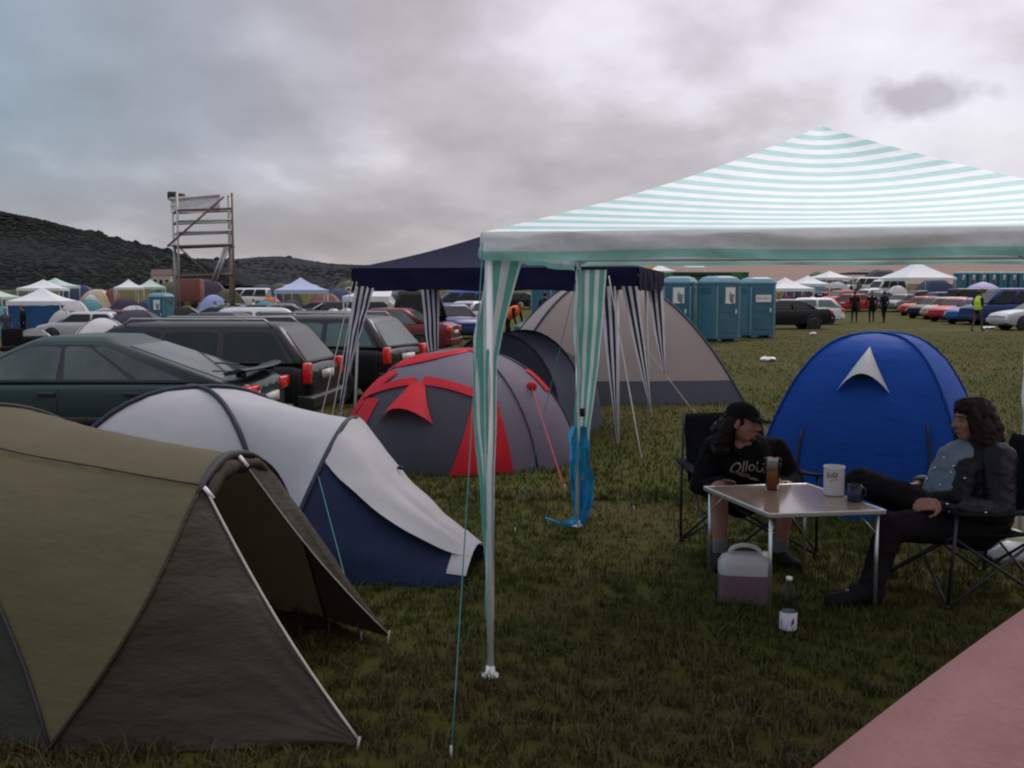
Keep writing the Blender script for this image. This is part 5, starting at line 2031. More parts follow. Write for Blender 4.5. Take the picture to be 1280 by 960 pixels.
# hood over the door vent
hd = []
for i in range(9):
    s = i / 8
    e = 0.545 - 0.235 * s
    w = 5 + 11 * s
    row = []
    for j in range(9):
        u = j / 8 * 2 - 1
        row.append(rdome(T(-26 + w * u), e + 0.05 * (u * u) * s * -1 + 0.035 * s, 0.03 + 0.13 * s * (1 - u * u)))
    hd.append(row)
MB().grid(hd).build('door_hood', M_RED, RT)
# pole lines with red reinforcements
for a0, e0, a1, e1 in ((-78, 0.14, -60, 0.60), (-74, 0.16, -55, 0.62), (-96, 0.12, -88, 0.50), (-70, 0.66, -8, 0.86), (-86, 0.60, -52, 0.80), (-66, 0.74, 30, 0.92), (10, 0.92, 70, 0.90), (40, 0.88, 36, 0.70), (70, 0.62, 68, 0.46),
                       (80, 0.05, 78, 0.22), (66, 0.90, 100, 0.9), (-66, 0.55, -72, 0.40)):
    rows = []
    for i in range(9):
        s = i / 8
        a, e = a0 + (a1 - a0) * s, e0 + (e1 - e0) * s
        c = rdome(T(a), e, 0.016)
        d = (rdome(T(a1), e1, .016) - rdome(T(a0), e0, .016)).normalized()
        nrm = (c - RC - Vector((0, 0, 0.1))).normalized()
        sd = d.cross(nrm).normalized() * 0.062
        rows.append([c - sd, c + nrm * 0.01, c + sd])
    MB().grid(rows).build('red_panel', M_RED, RT)
for a0, a1 in ((40, 34), (-92, -60), (76, 72)):
    MB().tube([rdome(T(a0 + (a1 - a0) * k / 12), k / 12 * 0.95 + 0.02, 0.010) for k in range(13)], 0.009, 6).build('pole_sleeve', M_GREYD, RT)
p0 = rdome(T(52), 0.50, 0.02)
MB().ell(p0, (0.055, 0.03, 0.05)).build('red_patch', M_RED, RT)
rope(RT, p0, G(706, 612), mat("red_cord", (0.5, 0.03, 0.04)), 0.005)

# ---- navy tent behind the red one
def front_arch_tent(name, label, c, w, H, L, rz, fly, front, sleeve):
    """short barrel tent with one arched front"""
    t = thing(name, label, 'tent', c, rz)
    hs = []
    for k, (yy, s) in enumerate(((-L / 2, 1.0), (0, 1.0), (L / 2, 0.8), (L / 2 + .5, 0.12))):
        hs.append([Vector((-math.cos(math.pi * i / 24) * w * (0.6 + .4 * s), yy, H * s * max(0, math.sin(math.pi * i / 24)) ** 0.8)) for i in range(25)])
    MB().grid(loft_hoops(hs, 6, 0.02, 0.008, 1.0)).build('fly', fly, t, local=True)
    a = hs[0]
    cc = Vector((0, -L / 2 - 0.18, 0.0))
    MB().grid([[cc.lerp(p, s) + Vector((0, -0.10 * math.sin(math.pi * s), 0)) for p in a] for s in (0.0, 0.25, 0.5, 0.75, 0.99)]).build('front_panel', front, t, local=True)
    for h in hs[:2]:
        MB().tube([p + Vector((0, 0, 0.008)) for p in h], 0.014, 6).build('pole_sleeve', sleeve, t, local=True)
    return t


M_SLATE = mat("slate_blue_nylon", (0.075, 0.085, 0.135), rough=0.6, var=0.1, trans=0.1, bump=0.3, bscale=5)
M_DNAVY = mat("dark_navy_nylon", (0.012, 0.013, 0.026), rough=0.7, var=0.15, trans=0.05, bump=0.3, bscale=6)
front_arch_tent('arch_tent', 'dark navy tent with an arched front, between the red tent and the beige dome', (0.16, 13.0, 0), 0.82, 1.25, 1.5, R(-26), M_SLATE, M_DNAVY, M_SLEEVEN)

# ---- beige dome
M_BEIGE = mat("beige_nylon", (0.285, 0.235, 0.220), rough=0.6, spec=0.12, var=0.06, scale=1.5, trans=0.12, bump=0.3, bscale=3)
M_BAND = mat("slate_band", (0.042, 0.045, 0.062), rough=0.7, var=0.1)
bt = dome_tent('dome_tent', 'large beige dome tent with a dark base band, in front of the toilets', (1.58, 17.6, 0), (1.95, 1.7), 1.98, R(4), M_BEIGE, M_BAND, low=0.30, bulge=0.05, e=2.1, n=22, sleeve_r=0.022)
rope(bt, (1.9, 16.0, 1.1), G(868, 516), M_ROPEW, 0.006)

# ---- blue dome with the pale vent hood
M_BLUE = mat("royal_blue_nylon", (0.010, 0.060, 0.300), rough=0.6, spec=0.10, var=0.10, scale=2, trans=0.15, bump=0.4, bscale=6, stretch=(1, 1, 2.5))
BC = Vector((3.04, 8.55, 0))
BRZ = R(-30)
BT = dome_tent('dome_tent', 'royal blue dome tent with a pale grey vent hood, behind the two seated men', BC, (0.86, 0.82), 1.40, BRZ, M_BLUE,
               mat("deep_blue_sleeve", (0.010, 0.040, 0.19), rough=0.7, spec=0.1), bulge=0.07, n=20, e=2.9, sleeve_r=0.010)
Mx = MAT4[BT.name]
pkB = Mx @ Vector((0, 0, 1.40))
ca, cb_ = [pole_curve(pkB, Mx @ Vector(p), 20, 2.9) for p in ((-0.86, -0.82, 0), (0.86, -0.82, 0))]
front = patch(ca, cb_, 20, 0.07, BC)


def fpt(u, v):
    """point on the blue front: u 0..1 across, v 0..1 from peak to ground"""
    i = min(19, int(v * 20)); a = v * 20 - i
    j = min(19, int(u * 20)); b = u * 20 - j
    p = front[i][j].lerp(front[i][j + 1], b)
    q = front[i + 1][j].lerp(front[i + 1][j + 1], b)
    return p.lerp(q, a)


fn = (Mx.to_3x3() @ Vector((0, -1, 0.35))).normalized()


def fline(u0, v0, u1, v1, r, name, m):
    MB().tube([fpt(u0 + (u1 - u0) * k / 14, v0 + (v1 - v0) * k / 14) + fn * 0.008 for k in range(15)], r, 6).build(name, m, BT)


fline(0.20, 0.60, 0.26, 0.98, 0.011, 'zip', M_SLEEVE)
fline(0.86, 0.56, 0.80, 0.98, 0.011, 'zip', M_SLEEVE)
rows = []
for i in range(9):
    s = i / 8
    row = []
    for j in range(11):
        u = j / 10 * 2 - 1
        vv = 0.26 + 0.21 * s - 0.055 * s * (1 - u * u)
        row.append(fpt(0.5 + 0.165 * s * u, vv) + fn * (0.012 + 0.11 * s * (1 - u * u)))
    rows.append(row)
MB().grid(rows).build('vent_hood', mat("pale_grey_nylon", (0.42, 0.43, 0.48), rough=0.55, var=0.05, trans=0.1), BT)
rows = [[fpt(0.5 + 0.07 * (j / 6 * 2 - 1), 0.37 + 0.05 * i / 3) + fn * 0.006 for j in range(7)] for i in range(4)]
MB().grid(rows).build('vent_mesh', M_DNAVY, BT)

# ---- pink tent corner, lower right foreground
M_PINK = mat("faded_pink_nylon", (0.28, 0.135, 0.130), rough=0.7, spec=0.2, var=0.10, scale=5, trans=0.1, bump=0.25, bscale=30)
PT = thing('ridge_tent', 'faded pink tent whose sloping side fills the lower right corner', 'tent', (2.3, 2.3, 0))
# rising edge sampled along the picture's lower right, carried back as a ridge-pole tent
ea, eb = P(1012, 978, 2.75), P(1300, 757, 3.05)
dirv = (eb - ea)
r0, r1 = ea - dirv * 0.62, eb + dirv * 0.45
rows = []
n = 20
for i in range(n + 1):
    s = i / n
    p = r0.lerp(r1, s)
    p = p + Vector((-0.01, 0, 0.035)) * math.sin(math.pi * s)
    row = [Vector((p.x - 0.02, p.y + 0.10 + 0.4 * p.z, 0.0)).lerp(p, k / 4) for k in range(4)]
    row += [wrk(p + Vector((0.05 * k, -0.20 * k, -0.055 * k - 0.004 * k * k)), 0.006, 3.0) if k else p for k in range(0, 9)]
    rows.append(row)
MB().grid(rows).build('fly', M_PINK, PT)
e0 = rows[-1][4:]
MB().grid([[Vector((p.x, p.y, max(0, p.z))) for p in e0], [Vector((p.x + 0.35, p.y, 0)) for p in e0]]).build('end_panel', M_PINK, PT)

# ---- sand coloured tent beyond the right man, mostly outside the frame
dome_tent('dome_tent', 'pinkish sand tent at the right edge behind the chair of the man in leather', (4.42, 7.2, 0), 0.85, 0.72, R(15),
          mat("sand_pink_nylon", (0.36, 0.25, 0.21), rough=0.65, var=0.08, trans=0.1), M_SLV, bulge=0.05)

# ================================================================== TABLE GROUP
M_TOP = mat("varnished_top", (0.42, 0.27, 0.21), rough=0.17, spec=0.5, coat=0.4, var=0.12, scale=3, stretch=(8, 1, 1))
M_ALU = mat("aluminium", (0.60, 0.60, 0.60), rough=0.32, metal=0.85, var=0.06)
TB = [G(962, 642, 0.565), G(1106, 637, 0.565)]
tl, tr_ = TB[0], TB[1]
ux = (tr_ - tl).normalized()
uy = Vector((-ux.y, ux.x, 0))
uy = (uy + ux * -0.10).normalized()
TW, TD = (tr_ - tl).length, 0.80
tc = tl + ux * TW / 2 + uy * TD / 2
TT = thing('camping_table', 'small camping table with brown top and aluminium legs between the two men', 'table', (tc.x, tc.y, 0), math.atan2(ux.y, ux.x))
tm = MB()
q = [tl, tl + ux * TW, tl + ux * TW + uy * TD, tl + uy * TD]
top = MB()
ins = [p.lerp(tc, 0.02) for p in q]
top.loft([[p - Vector((0, 0, 0.014)) for p in ins], [p - Vector((0, 0, 0.002)) for p in ins]])
top.build('tabletop', M_TOP, TT, smooth=False)
rim = MB()
for i in range(4):
    a, b = q[i], q[(i + 1) % 4]
    rim.box((a + b) / 2 - Vector((0, 0, 0.012)), ((b - a).length + 0.012, 0.014, 0.026), rz=math.atan2((b - a).y, (b - a).x))
rim.build('rim', M_ALU, TT, smooth=False, bevel=0.004)
for i in range(4):
    p = q[i].lerp(tc, 0.07)
    MB().tube([(p.x, p.y, 0.0), (p.x, p.y, 0.55)], 0.0105, 10).build('leg', M_ALU, TT)
    pin = q[i].lerp(tc, 0.28)
    MB().tube([(p.x, p.y, 0.42), (pin.x, pin.y, 0.54)], 0.005, 6).build('brace', M_ALU, TT)


def on_table(px, py):
    g = G(px, py, 0.566)
    return g


# beer in a clear cup
b = on_table(965, 612)
t = thing('beer_cup', 'clear plastic cup of amber beer with a pale head on the table', 'cup', b)
MB().lathe([(0.001, 0.0), (0.038, 0.0), (0.052, 0.190), (0.0505, 0.190), (0.0365, 0.004), (0.001, 0.004)], n=28).build('cup', glassmat("clear_plastic", (0.95, 0.95, 0.95), 0.05, 1.12), t, local=True)
MB().lathe([(0.001, 0.005), (0.0360, 0.005), (0.0445, 0.132), (0.001, 0.132)], n=28).build('beer', mat("amber_beer", (0.50, 0.18, 0.035), rough=0.15, spec=0.5, var=0.1, trans=0.5), t, local=True)
MB().lathe([(0.001, 0.1325), (0.0447, 0.1325), (0.0485, 0.176), (0.038, 0.181), (0.001, 0.182)], n=28).build('foam', mat("beer_foam", (0.55, 0.50, 0.44), rough=0.8, var=0.08, trans=0.2), t, local=True)
# white tub with blue lettering
b = on_table(1042, 618)
t = thing('white_tub', 'white cylindrical tub with dark blue lettering on the table', 'tub', b)
M_TUB = mat("white_tub_plastic", (0.74, 0.72, 0.72), rough=0.4, var=0.04)
MB().lathe([(0.001, 0.0), (0.055, 0.0), (0.058, 0.006), (0.059, 0.155), (0.061, 0.158), (0.061, 0.168), (0.057, 0.168), (0.056, 0.02), (0.001, 0.02)], n=32).build('tub', M_TUB, t, local=True)
vs, fs = textmesh("lida", 0.052, 0.25)
lt = MB()
for v in vs:
    a = -math.pi / 2 + (v.x - 0.016) / 0.0605 - 0.30
    lt.v.append(Vector((0.0605 * math.cos(a), 0.0605 * math.sin(a), 0.122 + v.y + v.x * 0.12)))
lt.f = fs
lt.build('lettering', mat("dark_blue_ink", (0.02, 0.02, 0.12), var=0.1), t, local=True, smooth=False)
sw = MB()
sw.grid([[Vector((0.0603 * math.cos(a), 0.0603 * math.sin(a), 0.080 + 0.012 * math.sin((a + 2.2) * 3) + w)) for a in np.linspace(-2.3, -1.45, 12)] for w in (0, 0.010)])
sw.build('printed_swoosh', mat("salmon_ink", (0.62, 0.30, 0.20), var=0.1), t, local=True)
# dark mug
b = on_table(1068, 626)
t = thing('dark_mug', 'small dark blue mug beside the white tub', 'mug', b)
MB().lathe([(0.001, 0.0), (0.036, 0.0), (0.040, 0.006), (0.041, 0.092), (0.037, 0.092), (0.036, 0.01), (0.001, 0.01)], n=24).build('body', mat("dark_blue_glaze", (0.018, 0.020, 0.05), rough=0.3, var=0.1), t, local=True)
MB().tube([Vector((0.038 + 0.026 * math.sin(a), 0, 0.048 - 0.028 * math.cos(a))) for a in np.linspace(0.1, math.pi - 0.1, 10)], 0.005, 6).build('handle', MATS["dark_blue_glaze"], t, local=True)

# canister with mauve drink
g = G(930, 752)
t = thing('canister', 'white plastic canister half full of mauve drink, on the grass by the table', 'canister', (g.x, g.y, 0), R(-8))


def rr(w, d, z, r=0.05):
    pts = []
    for cx, cy, a0 in ((w - r, d - r, 0), (-w + r, d - r, 90), (-w + r, -d + r, 180), (w - r, -d + r, 270)):
        for k in range(5):
            a = R(a0 + k * 22.5)
            pts.append(Vector((cx + r * math.cos(a), cy + r * math.sin(a), z)))
    return pts


M_CAN = mat("milky_plastic", (0.62, 0.58, 0.58), rough=0.4, var=0.06, trans=0.35)
M_DRINK = mat("mauve_drink", (0.205, 0.135, 0.160), rough=0.35, var=0.08, trans=0.2)
MB().loft([rr(.135, .085, 0.0), rr(.145, .092, 0.012), rr(.146, .093, 0.17)]).build('drink', M_DRINK, t, local=True, autosmooth=40)
MB().loft([rr(.146, .093, 0.171), rr(.146, .093, 0.225), rr(.128, .082, 0.258), rr(.095, .060, 0.275)]).build('shell', M_CAN, t, local=True, autosmooth=50)
MB().tube([Vector((-0.085 * math.cos(a), 0, 0.262 + 0.062 * math.sin(a) ** 0.7)) for a in np.linspace(0.0001, math.pi - 0.0001, 14)], 0.0135, 8).build('handle', M_CAN, t, local=True)
MB().lathe([(0.024, 0.262), (0.026, 0.30), (0.001, 0.302)], (0.115, 0, -0.01), 14).build('cap', M_TUB, t, local=True)
rb = MB()
for k in range(3):
    rb.tube([Vector((-.07 + k * .05, -.0935, .03)), Vector((0.0 + k * .05, -.0935, .15))], 0.0025, 5)
rb.build('moulded_ribs', M_DRINK, t, local=True)

# PET bottle with a white label
g = G(985, 790)
t = thing('plastic_bottle', 'clear plastic bottle with a white label standing on the grass before the table', 'bottle', (g.x, g.y, 0))
M_PET = glassmat("pet_plastic", (0.80, 0.86, 0.84), 0.05, 1.18)
MB().lathe([(0.001, 0.0), (0.036, 0.0), (0.043, 0.012), (0.043, 0.11), (0.040, 0.125), (0.043, 0.14), (0.043, 0.185), (0.030, 0.235), (0.014, 0.262), (0.014, 0.278),
            (0.0125, 0.278), (0.0125, 0.262), (0.028, 0.234), (0.0415, 0.184), (0.0415, 0.014), (0.001, 0.003)], n=28).build('bottle', M_PET, t, local=True)
lab = MB().lathe([(0.0436, 0.018), (0.0442, 0.020), (0.0442, 0.108), (0.0436, 0.110), (0.0428, 0.108), (0.0428, 0.02)], n=28).build('label', mat("paper_label", (0.70, 0.66, 0.72), rough=0.5, var=0.05), t, local=True)
k = MB()
k.grid([[Vector((0.0447 * math.cos(a), 0.0447 * math.sin(a), 0.045 + 0.03 * i + 0.01 * math.sin(a * 9))) for a in np.linspace(-1.5, -1.15, 6)] for i in range(2)])
k.build('label_print', mat("violet_ink", (0.06, 0.04, 0.16), var=0.1), lab, local=True)
MB().lathe([(0.016, 0.272), (0.016, 0.29), (0.001, 0.291)], n=16).build('cap', M_TUB, t, local=True)

# bags at the right edge
g = G(1262, 702)
t = thing('plastic_bag', 'blue and white plastic bag on the grass behind the right-hand chair', 'bag', (g.x, g.y, 0))
for dx, dy, dz, s, m in ((0.0, 0, .06, (.16, .10, .08), mat("white_carrier", (0.62, 0.66, 0.66), rough=0.4, var=0.08, trans=.2)),
                         (-0.13, .05, .10, (.09, .07, .10), mat("blue_print", (0.10, 0.17, 0.38), rough=0.4, var=0.7, scale=16)),
                         (0.06, .03, .12, (.07, .06, .09), mat("pale_yellow_carrier", (0.60, 0.66, 0.42), rough=0.4, var=0.1, trans=.2))):
    e = MB().ell((g.x + dx, g.y + dy, dz), s, n=20, m=12)
    e.v = [crumple(v, 0.03, 11) for v in e.v]
    e.build('bag', m, t, smooth=False)


# ================================================================== FOLDING CHAIRS
M_CHF = mat("black_canvas", (0.014, 0.014, 0.018), rough=0.9, spec=0.1, var=0.2, scale=8)
M_CHT = mat("black_tube", (0.018, 0.018, 0.020), rough=0.4, spec=0.5)


def camp_chair_full(label, loc, rz):
    t = thing('folding_chair', label, 'chair', loc, rz, "folding camp chairs at the table")
    fx, fy0, fy1 = 0.35, -0.30, 0.30
    sx2, sz, sy0, sy1 = 0.27, 0.40, -0.24, 0.24
    F = {(a, b): Vector((a * fx, fy0 if b < 0 else fy1, 0.012)) for a in (-1, 1) for b in (-1, 1)}
    Sd = {(a, b): Vector((a * sx2, sy0 if b < 0 else sy1, sz - (0.02 if b > 0 else 0))) for a in (-1, 1) for b in (-1, 1)}
    for b in (-1, 1):
        for a in (-1, 1):
            MB().tube([F[(a, b)], Sd[(-a, b)] + Vector((0, 0, -.02))], 0.009, 8).build('cross_bar', M_CHT, t, local=True)
    for a in (-1, 1):
        for b in (-1, 1):
            MB().tube([F[(a, b)] + Vector((a * .012, 0, 0)), Sd[(a, -b)] + Vector((a * .02, 0, -0.02))], 0.009, 8).build('cross_bar', M_CHT, t, local=True)
        MB().tube([F[(a, 1)] + Vector((0, 0.02, 0)), Vector((a * 0.34, 0.35, 0.40)), Vector((a * 0.29, 0.44, 0.90))], 0.010, 8).build('back_post', M_CHT, t, local=True)
        MB().tube([F[(a, -1)], Vector((a * 0.36, -0.27, 0.535))], 0.010, 8).build('arm_post', M_CHT, t, local=True)
        for b in (-1, 1):
            MB().ell(F[(a, b)], (0.022, 0.022, 0.014), n=10, m=6).build('foot', M_BLACK, t, local=True)
        # strap arm rest
        pts0, pts1 = Vector((a * 0.365, -0.30, 0.54)), Vector((a * 0.34, 0.38, 0.57))
        arm = MB()
        arm.grid([[pts0.lerp(pts1, i / 8) + Vector((w, 0, -0.03 * math.sin(math.pi * i / 8))) for i in range(9)] for w in (-0.035, 0.0, 0.035)])
        ao = arm.build('armrest', M_CHF, t, local=True, thick=0.012)
        if a < 0:
            MB().lathe([(0.040, -0.12), (0.045, 0.0), (0.040, 0.0), (0.036, -0.115)], Vector((a * 0.37, -0.22, 0.53)), 14).build('cup_holder', M_CHF, ao, local=True)
    rows = []
    for i in range(13):
        v = i / 12
        rows.append([Vector(((u * 2 - 1) * (sx2 + 0.01), sy0 - 0.02 + (sy1 - sy0 + 0.03) * v, sz - 0.09 * math.sin(math.pi * u) * math.sin(math.pi * (0.12 + 0.80 * v)) - 0.02 * v)) for u in np.linspace(0, 1, 13)])
    MB().grid(rows).build('seat', M_CHF, t, local=True, thick=0.008)
    rows = []
    for i in range(13):
        v = i / 12
        z = 0.42 + 0.46 * v
        yy = 0.30 + 0.14 * v
        w = 0.31 - 0.02 * v
        rows.append([Vector(((u * 2 - 1) * w, yy + 0.07 * math.sin(math.pi * u) * (1 - 0.6 * v), z)) for u in np.linspace(0, 1, 13)])
    MB().grid(rows).build('backrest', M_CHF, t, local=True, thick=0.010)
    return t


camp_chair_full('black folding chair holding the man in the cap, left of the table', (1.60, 6.90, 0), R(13))
camp_chair_full('black folding chair holding the man in the leather jacket, right of the table', (2.66, 5.93, 0), R(-84))

# ================================================================== THE TWO SEATED MEN
M_SHIRT = mat("black_shirt", (0.011, 0.010, 0.012), rough=0.95, spec=0.06, var=0.25, scale=9)
M_SHORT = mat("dark_shorts", (0.014, 0.013, 0.016), rough=0.95, spec=0.06, var=0.25, scale=9)
M_LEATH = mat("black_leather", (0.012, 0.010, 0.013), rough=0.45, spec=0.28, var=0.3, scale=8, bump=0.5, bscale=22)
M_TROU = mat("dark_trousers", (0.017, 0.013, 0.016), rough=0.95, spec=0.06, var=0.25, scale=10, bump=0.4, bscale=18)
M_DENIM = mat("pale_denim", (0.17, 0.20, 0.27), rough=0.85, var=0.15, scale=12, bump=0.4, bscale=24)
M_HAIRR = mat("dark_auburn_hair", (0.017, 0.008, 0.008), rough=0.6, spec=0.2, var=0.5, scale=40, stretch=(6, 6, 1))
M_FACE = mat("ruddy_skin", (0.36, 0.165, 0.125), rough=0.55, var=0.12, scale=16)
M_LIP = mat("lip", (0.26, 0.085, 0.075), rough=0.5, var=0.1)
M_EYE = mat("eye_white", (0.26, 0.22, 0.21), rough=0.25, var=0.05)
M_PUP = mat("eye_dark", (0.015, 0.010, 0.008), rough=0.2)
M_SHOE = mat("dark_shoe", (0.012, 0.011, 0.013), rough=0.7, spec=0.12, var=0.2)
M_SOCK = mat("grey_sock", (0.16, 0.15, 0.17), rough=0.9, var=0.1)


def head_parts(mb, c, Rm, k=1.0):
    """skull, face, jaw, nose, lips, ears, neck stub added to the body volume; local face looks along -Y"""
    L = lambda x, y, z: Vector(c) + Rm @ (Vector((x, y, z)) * k)
    mb.ell(L(0, 0.012, 0.035), Vector((0.076, 0.094, 0.090)) * k, Rm)
    mb.ell(L(0, -0.018, -0.022), Vector((0.066, 0.074, 0.088)) * k, Rm)
    mb.ell(L(0, -0.040, -0.078), Vector((0.044, 0.046, 0.036)) * k, Rm)         # chin and jaw
    mb.ell(L(0, -0.078, 0.030), Vector((0.052, 0.018, 0.013)) * k, Rm)          # brow
    mb.cap(L(0, -0.084, 0.022), L(0, -0.112, -0.022), 0.011 * k, 0.0165 * k, 10)  # nose
    mb.cap(L(-0.012, -0.094, -0.026), L(0.012, -0.094, -0.026), 0.011 * k, 0.011 * k, 8)
    for s in (-1, 1):
        mb.ell(L(s * 0.042, -0.066, -0.018), Vector((0.024, 0.020, 0.022)) * k, Rm)   # cheek bones
        mb.ell(L(s * 0.077, 0.012, -0.005), Vector((0.011, 0.020, 0.034)) * k, Rm)    # ears
    mb.cap(L(-0.020, -0.084, -0.052), L(0.020, -0.084, -0.052), 0.0095 * k, 0.0095 * k, 8)
    mb.cap(L(-0.016, -0.080, -0.066), L(0.016, -0.080, -0.066), 0.0100 * k, 0.0100 * k, 8)
    return L


def face_details(t, L, Rm, k=1.0, beard=None):
    for s in (-1, 1):
        e = MB().ell(L(s * 0.032, -0.077, 0.008), Vector((0.0125, 0.0110, 0.0085)) * k, Rm, 12, 8).build('eye', M_EYE, t)
        MB().ell(L(s * 0.032, -0.0875, 0.008), Vector((0.0055, 0.003, 0.0055)) * k, Rm, 10, 6).build('iris', M_PUP, e)
        MB().cap(L(s * 0.016, -0.097, 0.031), L(s * 0.050, -0.083, 0.033), 0.0045 * k, 0.0035 * k, 8).build('eyebrow', M_HAIRD, t)
    MB().cap(L(-0.018, -0.0905, -0.059), L(0.018, -0.0905, -0.059), 0.0055 * k, 0.0055 * k, 8).build('lips', M_LIP, t)
    if beard:
        b = MB()
        b.cap(L(-0.014, -0.076, -0.094), L(0.014, -0.076, -0.094), 0.017 * k, 0.017 * k, 10)
        b.cap(L(-0.024, -0.093, -0.042), L(0.024, -0.093, -0.042), 0.006 * k, 0.006 * k, 8)
        fuse(b, 'beard', beard, t, 0.0045, 2)


def hand(mb, wrist, d, palm_n, side, curl=0.6, k=1.0):
    """palm, four unequal bent fingers and a thumb leaving the side of the palm"""
    d = Vector(d).normalized()
    pn = Vector(palm_n)
    pn = (pn - d * pn.dot(d)).normalized()
    sd = d.cross(pn) * side
    w = Vector(wrist)
    for i, o in enumerate((-0.030, -0.010, 0.010, 0.028)):
        mb.cap(w + d * 0.012 * k + sd * o * 0.6 * k, w + d * 0.085 * k + sd * o * k, 0.0145 * k, 0.0125 * k, 8)
        ln = (0.036, 0.042, 0.039, 0.030)[3 - i] * k
        p = w + d * 0.085 * k + sd * o * 1.08 * k
        dirf = d.copy()
        for j in range(3):
            ang = curl * (0.5 + 0.45 * j)
            dirf = (d * math.cos(ang) + pn * math.sin(ang)).normalized()
            q = p + dirf * ln * (1.0, 0.72, 0.55)[j] + sd * o * 0.05
            mb.cap(p, q, (0.0098 - 0.0008 * j) * k, (0.0090 - 0.0008 * j) * k, 8)
            p = q
    b = w + d * 0.028 * k - sd * -0.026 * k
    b2 = b + (d * 0.55 + sd * 0.75 + pn * 0.25).normalized() * 0.040 * k
    b3 = b2 + (d * 0.85 + sd * 0.25 + pn * 0.45).normalized() * 0.032 * k
    mb.cap(b, b2, 0.014 * k, 0.0108 * k, 8)
    mb.cap(b2, b3, 0.0105 * k, 0.0088 * k, 8)


def V3(*a):
    return Vector(a)


# ------------------------------------------------------------------ man in the cap
m1 = thing('person', 'man in a black cap, black printed shirt and dark shorts seated left of the table', 'person', (1.56, 6.85, 0))
hp = [V3(1.45, 6.93, .385), V3(1.67, 6.94, .385)]
pel, bel, che, nek = V3(1.56, 6.95, .41), V3(1.55, 6.82, .53), V3(1.535, 6.73, .655), V3(1.505, 6.64, .785)
hc = V3(1.480, 6.575, .905)
shd = [V3(1.335, 6.74, .705), V3(1.735, 6.74, .705)]
elb = [V3(1.235, 6.70, .475), V3(1.860, 6.72, .500)]
wri = [V3(1.40, 6.47, .475), V3(1.72, 6.42, .49)]
kne = [V3(1.315, 6.46, .485), V3(1.745, 6.47, .485)]
ank = [V3(1.330, 6.47, .09), V3(1.725, 6.50, .09)]
toe = [V3(1.29, 6.29, .035), V3(1.775, 6.32, .035)]
Rh = Matrix.Rotation(R(58), 3, 'Z') @ Matrix.Rotation(R(6), 3, 'X')
b = MB()
L = head_parts(b, hc, Rh, 1.02)
b.cap(nek - V3(0, -.02, .02), hc + V3(0, .012, -.05), .058, .056)
b.cap(pel, bel, .155, .165)
b.cap(bel, che, .165, .165)
b.cap(che + V3(-.08, 0, .02), nek + V3(-.03, 0, -.04), .10, .06)
b.cap(che + V3(.08, 0, .02), nek + V3(.03, 0, -.04), .10, .06)
for i in (0, 1):
    b.cap(nek + V3(0, .02, -.05), shd[i], .075, .066)
    b.cap(shd[i], elb[i], .064, .048)
    b.cap(elb[i], wri[i], .046, .031)
    hand(b, wri[i], kne[i] + V3(0, 0, .06) - wri[i] + V3((.06, -.06)[i], -.05, 0), V3(0, .2, -1), (1, -1)[i], 0.5)
    b.cap(hp[i], kne[i], .094, .064)
    b.cap(kne[i], kne[i].lerp(ank[i], .35) + V3(0, .02, 0), .060, .058)
    b.cap(kne[i].lerp(ank[i], .35) + V3(0, .02, 0), ank[i], .058, .037)
    b.cap(ank[i] + V3(0, .03, -.045), toe[i], .038, .034)
fuse(b, 'body', M_FACE, m1, 0.0085, 3)
face_details(m1, L, Rh, 1.02, M_HAIRD)
s = MB()
s.cap(pel + V3(0, 0, -.01), bel, .178, .190)
s.cap(bel, che, .190, .186)
s.cap(che + V3(-.08, 0, .02), nek + V3(-.045, .01, -.055), .120, .066)
s.cap(che + V3(.08, 0, .02), nek + V3(.045, .01, -.055), .120, .066)
for i in (0, 1):
    s.cap(nek + V3(0, .03, -.07), shd[i], .085, .082)
    s.cap(shd[i], elb[i], .082, .066)
    s.cap(elb[i], elb[i].lerp(wri[i], .86), .062, .048)
fuse(s, 'shirt', M_SHIRT, m1, 0.009, 4, folds=0.011, ff=7)
sh = MB()
sh.cap(pel + V3(0, 0, -.03), pel + V3(0, -.03, .02), .172, .168)
for i in (0, 1):
    sh.cap(hp[i], hp[i].lerp(kne[i], .80), .116, .094)
fuse(sh, 'shorts', M_SHORT, m1, 0.011, 4, folds=0.010)
for i in (0, 1):
    q = MB()
    q.cap(ank[i] + V3(0, .045, -.05), toe[i] + V3(0, -.01, .002), .050, .044)
    q.cap(ank[i] + V3(0, .02, -.045), ank[i] + V3(0, .012, -.02), .052, .050)
    fuse(q, 'shoe', M_SHOE, m1, 0.009, 3)
    MB().cap(ank[i] + V3(0, .008, -.01), ank[i] + V3(0, .006, .06), .046, .050).build('sock', M_SOCK, m1)
# long wavy hair gathered behind, cap with a stiff peak
h = MB()
h.ell(L(0, .028, .030), V3(.088, .092, .088), Rh)
for (x, y, z, r) in ((-.055, .07, -.03, .05), (-.02, .098, -.03, .055), (.03, .10, -.03, .05), (.062, .055, -.03, .040)):
    h.cap(L(x, y, z), L(x * 1.25, y + .035, z - .16), r, .038)
    for q in range(3):
        h.ell(L(x * 1.25 + .020 * math.sin(q * 2 + x * 60), y + .03 + .018 * math.cos(q * 3 + x * 40), z - .03 - q * .06), V3(.044, .044, .036), Rh, 10, 8)
fuse(h, 'hair', M_HAIRR, m1, 0.008, 1, folds=0.014, ff=24)
cp = MB()
rows = []
for i in range(9):
    e = i / 8 * math.pi / 2
    rows.append([L(.0935 * math.cos(e) * math.sin(a), .012 + .107 * math.cos(e) * -math.cos(a), .040 + .092 * math.sin(e) ** .85) for a in np.linspace(0, 2 * math.pi, 29)])
cp.grid(rows)
